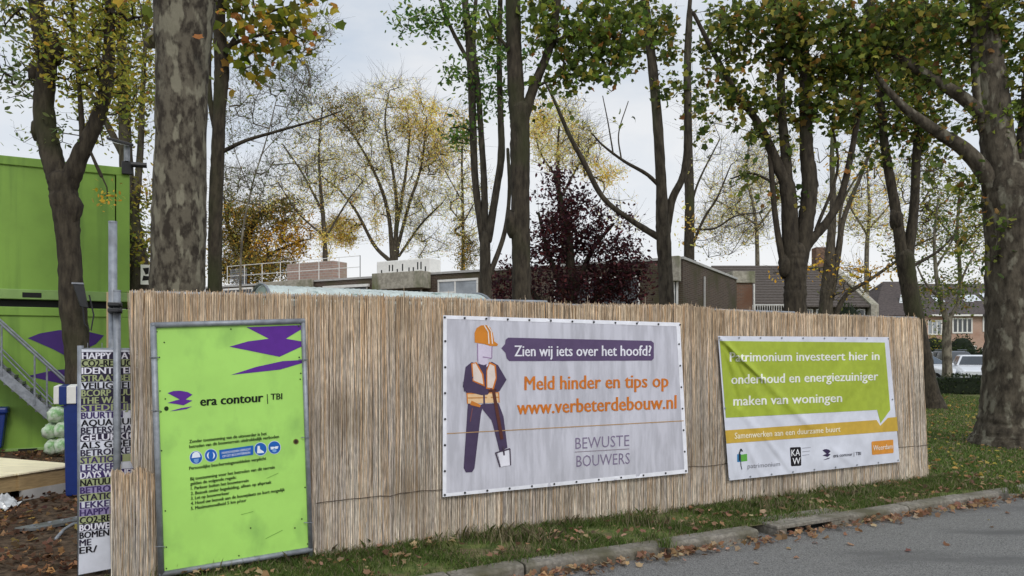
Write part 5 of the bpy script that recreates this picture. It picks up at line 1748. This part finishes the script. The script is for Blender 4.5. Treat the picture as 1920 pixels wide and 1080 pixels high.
# white perforated blocks
blk = thing('white_block_stack', 'white row of hollow blocks with dark slots on the flat roof', 'block stack', HF(h_a(755), sgn * -.5, HZ))
ba0, ba1 = h_a(806, -.3), h_a(706, -.3)
bh_ = h_z(755, 487, -.3) - HZ
MB().box(HF, ba0, ba1, *hb(-1.2, -.3), HZ, HZ + bh_).build('blocks', M['white_paint'], blk, bevel=.04)
for k, (u, hh, zz0) in enumerate(((.1, .2, .05), (.25, .3, .25), (.31, .3, .25), (.4, .2, .06), (.5, .34, .22), (.62, .2, .1), (.7, .2, .1), (.78, .36, .25), (.84, .36, .25), (.92, .22, .08))):
    a = ba1 - (ba1 - ba0) * u
    MB().box(HF, a - .035, a + .035, *hb(-.32, -.296), HZ + bh_ * (zz0 + .05), HZ + bh_ * (zz0 + .05) + bh_ * (hh + .12)).build('slot', M['black'], blk)

# ------------------------------------------------------------------ brick outbuilding and tiled house
q0 = P(1378, 508, 37)
q1 = P(1416, 510, 37)
OF = Frame((q0.x, q0.y), (1, .1))
ob_ = thing('brick_porch', 'narrow reddish brick porch with a mossy concrete cap beside the tiled roof', 'porch', (q0.x, q0.y, 0))
ow = q1.x - q0.x
M['brick_red'] = brick('reddish_brick', S(146, 108, 86, .8), S(126, 96, 80, .8), S(140, 128, 116, .7), (1, .5))
MB().box(OF, .06, ow - .06, .1, 2, -.1, P(1378, 530, 37).z).build('wall', M['brick_red'], ob_)
MB().box(OF, -.1, ow + .05, 0, 2.1, P(1378, 530, 37).z, q0.z).build('cap', M['concrete'], ob_, bevel=.02)
MB().tube([OF(ow, .05, 0), OF(ow, .05, P(1378, 532, 37).z)], .05, 8).build('drainpipe', M['white_paint'], ob_)
th_ = thing('tiled_house', 'house with a big grey tiled roof behind the many limbed plane tree', 'house', (P(1510, 600, 46).x, 46, 0))
TL, TR_ = P(1385, 506, 50), P(1622, 490, 50)
EL, ER_ = P(1385, 574, 44), P(1632, 570, 44)
zr, ze = (TL.z + TR_.z) / 2, EL.z
rx0, rx1 = EL.x, ER_.x
tr_ = MB()
rows = 16
for k in range(rows):
    u0, u1 = k / rows, (k + 1) / rows
    y0, y1 = 44 + 6 * u0, 44 + 6 * u1
    z0, z1 = ze + (zr - ze) * u0, ze + (zr - ze) * u1
    tr_.prism([(rx0, y0, z0 + .05), (rx0, y1, z1), (rx0, y1, z1 - .06), (rx0, y0, z0 - .06)], Vector((rx1 - rx0, 0, 0)))
tr_.prism([(rx0, 50, zr), (rx0, 56, ze), (rx0, 56, ze - .1), (rx0, 50, zr - .1)], Vector((rx1 - rx0, 0, 0)))
tr_.build('roof', M['roof_tile'], th_)
MB().prism([(rx0 + .1, 44.4, -.1), (rx0 + .1, 55.6, -.1), (rx0 + .1, 55.6, ze - .0), (rx0 + .1, 50, zr - .25), (rx0 + .1, 44.4, ze)], Vector((rx1 - rx0 - .2, 0, 0))).build('wall', M['brick_brown'], th_)
MB().prism([(rx1 + .004, 43.9, -.1), (rx1 + .004, 43.9, ze + .1), (rx1 + .004, 50, zr + .12), (rx1 + .004, 56, ze + .1), (rx1 + .004, 56, -.1)], Vector((.45, 0, 0))).build('gable', M['concrete'], th_)
for x0, x1 in ((1530, 1560), (1600, 1622), (1500, 1524)):
    p0, p1 = P(x0, 580, 44.38), P(x1, 580, 44.38)
    wo = MB().prism([(p0.x, 44.36, ze - .9), (p1.x, 44.36, ze - .9), (p1.x, 44.36, ze - .15), (p0.x, 44.36, ze - .15)], Vector((0, .03, 0))).build('window', M['white_paint'], th_)
    MB().prism([(p0.x + .08, 44.35, ze - .8), (p1.x - .08, 44.35, ze - .8), (p1.x - .08, 44.35, ze - .22), (p0.x + .08, 44.35, ze - .22)], Vector((0, .008, 0))).build('pane', M['glass'], wo)
MB().box(Frame((P(1540, 470, 50).x, 50), (1, 0)), -.5, .9, -.4, .4, zr - .3, zr + 1.2).build('chimney', M['brick_red'], th_)
bal = thing('white_railing', 'white railing with thin bars below the tiled roof', 'railing', (P(1440, 580, 43).x, 43, 0))
p0, p1 = P(1412, 572, 43), P(1478, 572, 43)
bm_ = MB()
n_ = 16
zb_ = P(1412, 592, 43).z - .2
for k in range(n_):
    x = p0.x + (p1.x - p0.x) * k / (n_ - 1)
    bm_.tube([(x, 43, zb_), (x, 43, p0.z)], .018, 4)
bm_.build('bars', M['white_paint'], bal)
for z in (zb_, p0.z):
    MB().tube([(p0.x, 43, z), (p1.x, 43, z)], .03, 6).build('rail', M['white_paint'], bal)
for x in (p0.x, p1.x):
    MB().tube([(x, 43, -.1), (x, 43, p0.z)], .05, 6).build('post', M['white_paint'], bal)

# ------------------------------------------------------------------ pink row houses far right
M['brick_rose'] = brick('rose_brick', S(206, 164, 142, .85), S(192, 150, 130, .85), S(200, 186, 172, .8), (1, .4))
rh_d = 66.0
rp = lambda x, y: P(x, y, rh_d)
frn = None


def row_house(x0, x1, label, wins, skylights, kind):
    e0, e1 = rp(x0, 592), rp(x1, 592)
    zE = e0.z
    zR = P(x0, 532, rh_d + 5).z
    h = thing('row_house', label, 'house', ((e0.x + e1.x) / 2, rh_d, 0), 'row of pink brick houses')
    w_ = e1.x - e0.x
    f_ = Frame((e0.x, rh_d), (1, 0))
    MB().box(f_, .0, w_ - .004, 0, 10, -.1, zE).build('wall', M['brick_rose'], h)
    MB().prism([f_(0, -.4, zE + .02), f_(0, 5, zR), f_(0, 10.4, zE + .02)], f_.d * (w_ - .004)).build('roof', M['roof_dark'], h)
    MB().box(f_, 0, w_ - .004, -.5, -.405, zE - .05, zE + .1).build('gutter', M['white_paint' if kind == 0 else 'dark_metal'], h)
    for xa, xb, ya, yb, nb in wins:
        a0, a1 = rp(xa, 600).x - e0.x, rp(xb, 600).x - e0.x
        z1, z0 = rp(xa, ya).z, rp(xa, yb).z
        w = MB()
        w.box(f_, a0, a1, -.06, -.01, z1 - .12, z1).box(f_, a0, a1, -.06, -.01, z0, z0 + .12)
        for k in range(nb + 1):
            a = a0 + (a1 - a0 - .12) * k / nb
            w.box(f_, a, a + .12, -.058, -.012, z0 + .12, z1 - .12)
        wo = w.build('window', M['white_paint'], h)
        MB().box(f_, a0 + .05, a1 - .05, -.03, -.005, z0 + .06, z1 - .06).build('pane', M['curtain_glass' if nb == 3 else 'glass'], wo)
    for xa, ya in skylights:
        q = P(xa, ya, rh_d + 2)
        u = (zR - zE) / 5.4
        yy = (q.z - zE) / u - .4
        MB().prism([f_(q.x - e0.x, yy - .45, zE + (yy - .45 + .4) * u + .06), f_(q.x - e0.x + .8, yy - .45, zE + (yy - .45 + .4) * u + .06), f_(q.x - e0.x + .8, yy + .5, zE + (yy + .5 + .4) * u + .06), f_(q.x - e0.x, yy + .5, zE + (yy + .5 + .4) * u + .06)], Vector((0, 0, .05))).build('skylight', M['lamp_glass'], h)
    return h


row_house(1733, 1773, 'left pink brick row house with one white window beside the leaning tree', [(1738, 1766, 600, 628, 3), (1738, 1766, 648, 680, 2)], [(1752, 562)], 0)
row_house(1773, 1836, 'middle pink brick row house with a wide white window and skylights', [(1785, 1823, 596, 625, 4), (1818, 1830, 648, 690, 1), (1780, 1800, 648, 676, 2)], [(1806, 562), (1822, 560)], 0)
row_house(1836, 1912, 'right pink brick row house with dark gutter next to the broad plane tree', [(1842, 1862, 594, 622, 2), (1840, 1880, 652, 690, 3)], [(1850, 556)], 1)
# house with steep dark roof, gable end turned to the camera
gq0, gq1 = P(1640, 592, 60), P(1740, 592, 60)
gh = thing('dark_roofed_house', 'dark roofed house with two skylights showing over the right end of the fence', 'house', ((gq0.x + gq1.x) / 2, 60, 0))
gf = Frame((gq0.x, 60), (1, 0))
gw = gq1.x - gq0.x
zE, zR = gq0.z, P(1700, 528, 64).z
MB().box(gf, 0, gw, 0, 9, -.1, zE).build('wall', M['brick_rose'], gh)
MB().add([gf(-.2, -.3, zE), gf(gw + .2, -.3, zE), gf(gw + .2, 9.3, zE), gf(-.2, 9.3, zE), gf(gw * .62, 4, zR), gf(gw + .2, 4, zR)], [(0, 1, 5, 4), (2, 3, 4, 5), (0, 4, 3), (1, 2, 5)]).build('roof', M['roof_dark'], gh)
for x, y in ((1686, 570), (1700, 566), (1660, 582)):
    q = P(x, y, 61.2)
    MB().prism([q + Vector((0, 0, 0)), q + Vector((.6, 0, .0)), q + Vector((.9, .3, .8)), q + Vector((.3, .3, .8))], Vector((0, .08, .0))).build('skylight', M['lamp_glass'], gh)

# ------------------------------------------------------------------ hedges and bushes
def bush(name, label, cat, centre, half, n, leafsz, pal, seed, group=None, round_=False):
    rng = np.random.default_rng(seed)
    c = Vector(centre)
    h = thing(name, label, cat, (c.x, c.y, 0), group)
    pts = rng.uniform(-1, 1, (n, 3))
    if round_:
        pts = rng.normal(size=(n, 3))
        pts /= np.linalg.norm(pts, axis=1)[:, None]
        pts *= rng.uniform(.72, 1.04, (n, 1))
    else:
        ax = rng.integers(0, 3, n)
        sg = np.sign(pts[np.arange(n), ax])
        pts[np.arange(n), ax] = sg * rng.uniform(.82, 1.06, n)
    pts = pts * np.array(half) + np.array(c)
    pts[:, 2] += .08 * np.sin(pts[:, 0] * 3.1) * (pts[:, 2] > c.z)
    pts[:, 2] = np.maximum(pts[:, 2], .03)
    v, f, col = leaf_cloud(pts, leafsz, PAL[pal], OVAL, rng, up=.5)
    npmesh('foliage', v, [f], M['leaf'], h, col)
    if round_:  # near-black solid core, the shade inside the foliage put into its colour
        MB().ball(c, 1, 12, 8, sq=[q * .8 for q in half], jit=.05).build('dark_core', M['hedge_core'], h)
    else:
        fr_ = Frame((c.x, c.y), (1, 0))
        MB().box(fr_, -half[0] * .9, half[0] * .9, -half[1] * .8, half[1] * .8, 0, c.z + half[2] * .8).build('dark_core', M['hedge_core'], h)
    return h


q0, q1 = G(1735, 740), G(1875, 740)
hz = P(1800, 706, q0.y).z
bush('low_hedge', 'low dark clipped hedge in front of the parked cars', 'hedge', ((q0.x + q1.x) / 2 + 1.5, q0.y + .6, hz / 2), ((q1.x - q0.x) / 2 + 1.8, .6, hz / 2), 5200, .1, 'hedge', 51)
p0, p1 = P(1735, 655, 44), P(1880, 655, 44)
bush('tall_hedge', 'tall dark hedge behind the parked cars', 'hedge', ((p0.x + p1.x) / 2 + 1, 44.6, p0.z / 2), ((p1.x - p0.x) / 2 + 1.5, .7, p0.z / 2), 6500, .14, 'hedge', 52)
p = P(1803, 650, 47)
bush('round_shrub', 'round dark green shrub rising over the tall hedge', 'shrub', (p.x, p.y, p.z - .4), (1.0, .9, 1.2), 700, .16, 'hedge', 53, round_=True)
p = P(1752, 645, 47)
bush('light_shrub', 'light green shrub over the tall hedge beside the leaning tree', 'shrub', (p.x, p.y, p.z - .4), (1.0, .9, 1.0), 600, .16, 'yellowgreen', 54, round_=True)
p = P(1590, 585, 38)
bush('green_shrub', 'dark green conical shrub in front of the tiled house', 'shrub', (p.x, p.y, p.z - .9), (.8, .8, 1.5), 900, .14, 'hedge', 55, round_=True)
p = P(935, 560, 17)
bush('dark_shrub', 'dark shrub half hidden behind the fence below the copper tree', 'shrub', (p.x + .6, p.y + 1.5, 1.5), (1.6, .8, 1.2), 1400, .11, 'copper', 56, round_=True)  # dark by its own copper leaf colour


# ------------------------------------------------------------------ cars
def car(label, loc, rz, paint, hgt=1.45, group='cars parked behind the hedge', rails=False):
    root = thing('parked_car', label, 'car', (loc[0], loc[1], 0), group)
    k = hgt / 1.45
    # half sections (x, z) from sill to bonnet line, front at -y
    secs = [(-2.12, [(.60, .30), (.72, .45), (.70, .62), (.55, .70)]), (-1.95, [(.76, .22), (.84, .45), (.80, .74), (.66, .80)]), (-1.2, [(.80, .20), (.88, .50), (.86, .84), (.72, .93)]),
            (-.75, [(.80, .20), (.88, .52), (.87, .90), (.76, .98)]), (.6, [(.80, .20), (.88, .52), (.88, .93), (.80, 1.0)]), (1.7, [(.80, .22), (.87, .52), (.86, .95), (.78, 1.02)]), (2.08, [(.66, .32), (.80, .55), (.76, .92), (.66, .98)])]
    mb_ = MB()
    vs, fs = [], []
    m_ = 8
    for y, hs in secs:
        ring = [(-x, y, z * k) for x, z in hs] + [(x, y, z * k) for x, z in hs[::-1]]
        vs += ring
    for i in range(len(secs) - 1):
        for j in range(m_):
            j2 = (j + 1) % m_
            fs.append((i * m_ + j, i * m_ + j2, (i + 1) * m_ + j2, (i + 1) * m_ + j))
    fs += [tuple(range(m_)), tuple(range((len(secs) - 1) * m_, len(secs) * m_))[::-1]]
    mb_.add(vs, fs)
    mb_.build('body', M[paint], root, smooth=False, bevel=.04, local=True)
    cab = MB()
    lo_ = [(-.80, -.80, .98), (.80, -.80, .98), (.80, 1.75, 1.0), (-.80, 1.75, 1.0)]
    hi_ = [(-.58, -.10, 1.40), (.58, -.10, 1.40), (.60, 1.35, 1.42), (-.60, 1.35, 1.42)]
    hi2 = [(-.50, .05, 1.45), (.50, .05, 1.45), (.52, 1.2, 1.45), (-.52, 1.2, 1.45)]
    sc3 = lambda L3: [(x, y, z * k) for x, y, z in L3]
    cab.add(sc3(lo_) + sc3(hi_) + sc3(hi2), [(0, 1, 5, 4), (1, 2, 6, 5), (2, 3, 7, 6), (3, 0, 4, 7), (4, 5, 9, 8), (5, 6, 10, 9), (6, 7, 11, 10), (7, 4, 8, 11), (8, 9, 10, 11)])
    cab.build('cabin', M[paint], root, bevel=.02, local=True)

    def panel(nm, q4, ins, out_):
        a = [Vector(q) for q in sc3(q4)]
        c = sum(a, Vector()) / 4
        nn = (a[1] - a[0]).cross(a[3] - a[0]).normalized()
        if nn.dot(c - Vector((0, .5, 1.1))) < 0:
            nn = -nn
        r_ = [c + (q - c) * ins + nn * .012 for q in a]
        MB().prism(r_, nn * .006).build(nm, M['glass'], root, local=True)
    panel('windscreen', [lo_[0], lo_[1], hi_[1], hi_[0]], .88, 1)
    panel('rear_window', [lo_[2], lo_[3], hi_[3], hi_[2]], .84, 1)
    for s_, i0, i1 in ((1, 1, 2), (-1, 0, 3)):
        a, b, c, d = lo_[i0], lo_[i1], hi_[i1], hi_[i0]
        md = lambda p_, q_, t: tuple(p_[z] + (q_[z] - p_[z]) * t for z in range(3))
        panel('side_window', [md(a, b, .02), md(a, b, .5), md(d, c, .48), md(d, c, 0)], .86, 1)
        panel('side_window', [md(a, b, .5), md(a, b, .95), md(d, c, .95), md(d, c, .5)], .86, 1)
        MB().ball((s_ * .97, -.62, 1.02 * k), .1, 8, 6, sq=(1, .6, .7)).build('mirror', M[paint], root, smooth=True, local=True)
        MB().prism([(s_ * .40, -2.085, .60 * k), (s_ * .70, -1.99, .62 * k), (s_ * .72, -1.97, .76 * k), (s_ * .46, -2.05, .73 * k)], Vector((0, -.03, 0))).build('headlight', M['lamp_glass'], root, local=True)
        if rails:
            MB().tube([(s_ * .52, -.02, 1.50 * k), (s_ * .54, 1.2, 1.50 * k)], .02, 6).build('roof_rail', M['galv'], root, local=True)
        for y in (-1.32, 1.30):
            w = MB().tube([(s_ * .72, y, .32), (s_ * .90, y, .32)], .32, 18).build('wheel', M['tyre'], root, local=True)
            MB().tube([(s_ * .895, y, .32), (s_ * .912, y, .32)], .2, 12).build('rim', M['galv'], w, local=True)
    MB().prism([(-.36, -2.118, .46 * k), (.36, -2.118, .46 * k), (.36, -2.105, .60 * k), (-.36, -2.105, .60 * k)], Vector((0, -.015, 0))).build('grille', M['dark_metal'], root, local=True)
    MB().prism([(-.26, -2.128, .36 * k), (.26, -2.128, .36 * k), (.26, -2.128, .44 * k), (-.26, -2.128, .44 * k)], Vector((0, -.012, 0))).build('number_plate', M['white_paint'], root, local=True)
    root.rotation_euler[2] = rz
    return root


q = P(1756, 700, 33)
car('white car parked left, close to the leaning tree', (q.x, q.y + 1.2), rad(24), 'car_white', 1.44)
q = P(1818, 700, 36.5)
car('dark grey car with silver roof rails between the white cars', (q.x, q.y + 1.2), rad(-12), 'car_dark', 1.6, rails=True)
q = P(1843, 700, 32)
car('white car parked right, half behind the broad plane tree', (q.x + .3, q.y + 1.0), rad(-26), 'car_white', 1.42)
q = P(1752, 668, 41)
car('silver white car far back behind the left white car', (q.x - .4, q.y), rad(60), 'car_white', 1.7)

# ------------------------------------------------------------------ grass and fallen leaves
def inside_verge(n, rng, smin, smax):
    """points between fence and kerb"""
    s = rng.uniform(smin, smax, n)
    base = np.array(FA)[None] + np.array(FD)[None] * s[:, None]
    kd = -np.array(kd0)
    # distance to the kerb line along the fence normal
    k0 = np.array(K_PTS[1]) + np.array(KN) * KW
    nk = np.array(KN)
    dist = ((base - k0) @ nk) / (np.array(FN) @ -nk)
    u = rng.uniform(0, 1, n)
    return base + np.array(FN)[None] * (dist * u)[:, None], u, s


def vnoise(x, y):
    return (np.sin(x * 1.7 + 1.1 * np.sin(y * 2.3)) + np.sin(y * 3.1 + 1.7 * np.sin(x * 1.3 + 2)) + .6 * np.sin(x * 5.3 + y * 4.1)) / 2.6


def blades(name, pts, h, w, cols, rng):
    n = len(pts)
    an = rng.uniform(0, 2 * math.pi, n)
    side = np.stack([np.cos(an), np.sin(an), np.zeros(n)], 1)
    lean = rng.normal(0, .45, (n, 3))
    lean[:, 2] = 0
    hh = h * rng.uniform(.5, 1.3, n)
    a = pts - side * w / 2
    b = pts + side * w / 2
    m1 = pts + np.stack([lean[:, 0] * hh * .35, lean[:, 1] * hh * .35, hh * .6], 1)
    tip = pts + np.stack([lean[:, 0] * hh, lean[:, 1] * hh, hh * .95], 1)
    V = np.stack([a, b, m1 + side * w * .35, tip, m1 - side * w * .35], 1).reshape(-1, 3)
    Fc = np.arange(n * 5).reshape(n, 5)
    C = np.repeat(cols, 5, axis=0)
    return V, Fc, C


rng = np.random.default_rng(77)
GC = 1.25 * np.array([(.088, .145, .032), (.118, .175, .04), (.075, .11, .028), (.18, .19, .065), (.27, .24, .13)])


def gcol(n, dry):
    p = np.array([.34, .28, .22, .11, .05])
    c = GC[rng.choice(5, n, p=p)]
    d = rng.random(n) < dry
    c = np.where(d[:, None], np.array([.31, .26, .16]), c)
    return c * rng.uniform(.7, 1.3, (n, 1))


VV, FF, CC = [], [], []
o_ = 0


def addb(pts, h, w, dry):
    global o_
    v, f, c = blades('g', pts, h, w, gcol(len(pts), dry), rng)
    VV.append(v)
    FF.append(f + o_)
    CC.append(c)
    o_ += len(v)


pts, u, s = inside_verge(90000, rng, FEN0 - .6, FEN1 + .4)
keep = vnoise(pts[:, 0] * 2.2, pts[:, 1] * 2.2) + rng.normal(0, .35, len(pts)) > -.1
pts, u, s = pts[keep], u[keep], s[keep]
addb(pts, .028 + .018 * (u < .35) + .008, .006, np.where(u < .12, .35, .1))
pts, u, s = inside_verge(9000, rng, FEN0 - .3, FEN1 + .2)
keep = (vnoise(pts[:, 0] * 3.1 + 4, pts[:, 1] * 3.1) > .35)
addb(pts[keep], .085, .007, np.full(keep.sum(), .3))
pts, u, s = inside_verge(16000, rng, FEN0, FEN1)
keep = u < .14 + .1 * vnoise(s * 4, s)
addb(pts[keep], .095, .006, np.full(keep.sum(), .5))
# a tall dry tuft by the fence, and one in the gutter
for (x, y, n_, sp_, hh, dr) in ((950, 1012, 300, .16, .13, .7), (1010, 1016, 200, .14, .11, .6), (640, 1046, 90, .1, .06, .5), (1250, 1026, 60, .03, .1, .1), (1215, 985, 200, .12, .14, .5), (1480, 955, 250, .2, .12, .55), (1600, 930, 200, .2, .12, .5), (1900, 925, 80, .05, .12, .1), (460, 1062, 110, .1, .07, .5)):
    g0 = np.array(G(x, y))
    q = g0[None] + rng.normal(0, sp_, (n_, 3)) * np.array([1, .5, 0])
    addb(q, hh, .007, np.full(n_, dr))
n_ = 2600                                          # grass growing over the back of the kerb
t_ = rng.uniform(-5, 8, n_)
q = np.array(K_PTS[1])[None] + np.array(-kd0)[None] * t_[:, None] + np.array(KN)[None] * rng.normal(KW + .01, .035, n_)[:, None]
q[:, 2] = .004
keep = vnoise(t_ * 2.3, t_ * .7) + rng.normal(0, .3, n_) > -.1
addb(q[keep], .045, .006, np.full(keep.sum(), .3))
# lawn to the right
n_ = 110000
pa_ = np.array(FB) + np.array(FD) * .15
xs = rng.uniform(4.4, 16, n_)
ys = 8.5 + 21 * rng.random(n_) ** 1.6
q = np.stack([xs, ys, np.zeros(n_)], 1)
dkerb = (q - np.array(K_PTS[0])) @ np.array(KN)
dend = (q - np.array(FB)) @ np.array(FD)
keep = (dkerb > KW + .02) & (dend > .12)
q = q[keep]
dist = np.linalg.norm(q[:, :2], axis=1)
v, f, c = blades('g', q, .03 + .0009 * dist, .0055 + .0007 * dist.mean(), gcol(len(q), .12), rng)
VV.append(v)
FF.append(f + o_)
CC.append(c)
gr = npmesh('grass', np.concatenate(VV), FF, M['leaf'], None, np.concatenate(CC))
tag(gr, 'short grass of the verge and the lawn', 'grass', kind='stuff')

# fallen leaves
LVs, LFs, LCs = [], [], []
lo3 = 0


def litter(pts, size, pal, shape=MAPLE, up=1.6):
    global lo3
    v, f, c = leaf_cloud(np.asarray(pts), size, PAL[pal], shape, rng, up=up, droop=0, curl=.7)
    LVs.append(v)
    LFs.append(f + lo3)
    LCs.append(c)
    lo3 += len(v)


pts, u, s = inside_verge(1200, rng, FEN0 - .2, FEN1 + .6)
pts[:, 2] = .045
keep = vnoise(pts[:, 0] * 2.7, pts[:, 1] * 2.7 + 2) + rng.normal(0, .4, len(pts)) > .2
litter(pts[keep], .05, 'gutter')
t_ = rng.uniform(-4, 7.2, 1500)                     # leaves blown into the gutter
kp = np.array(K_PTS[1])[None] + np.array(-kd0)[None] * t_[:, None]
kp = kp - np.array(KN)[None] * np.abs(rng.normal(.05, .075, len(t_)))[:, None]
kp[:, 2] = ROADZ + rng.uniform(.015, .06, len(t_))
w_ok = rng.random(len(t_)) < (.55 + .45 * vnoise(t_ * 3, t_ * 1.1))
litter(kp[w_ok], .052, 'gutter', up=.9)
q = np.stack([rng.uniform(.5, 6.5, 60), rng.uniform(4.6, 8.2, 60), np.full(60, ROADZ + .012)], 1)
keep = ((q - np.array(K_PTS[1])) @ np.array(KN)) < -.15
litter(q[keep], .05, 'gutter', up=3)
n_ = 2600
q = np.stack([rng.uniform(4.6, 15, n_), 9 + 20 * rng.random(n_) ** 1.3, np.full(n_, .05)], 1)
keep = (((q - np.array(K_PTS[0])) @ np.array(KN)) > .2) & (((q - np.array(FB)) @ np.array(FD)) > .2)
litter(q[keep], .06, 'lawnleaf', up=1.4)
n_ = 15000
q = np.stack([rng.uniform(-8.5, -2.2, n_), 4.0 + 7.5 * rng.random(n_) ** 1.5, np.full(n_, .02)], 1)
dn_ = ((q - np.array(FA)) @ np.array(FN))
keep = (dn_ < -.25) & (vnoise(q[:, 0] * 2, q[:, 1] * 2) + rng.normal(0, .5, n_) > -.1)
q[:, 2] += rng.uniform(0, .03, n_)
litter(q[keep], .055, 'litter', up=1.0)
lf = npmesh('fallen_leaves', np.concatenate(LVs), LFs, M['leaf'], None, np.concatenate(LCs))
tag(lf, 'brown fallen leaves strewn over soil, verge, gutter and lawn', 'leaves', kind='stuff')
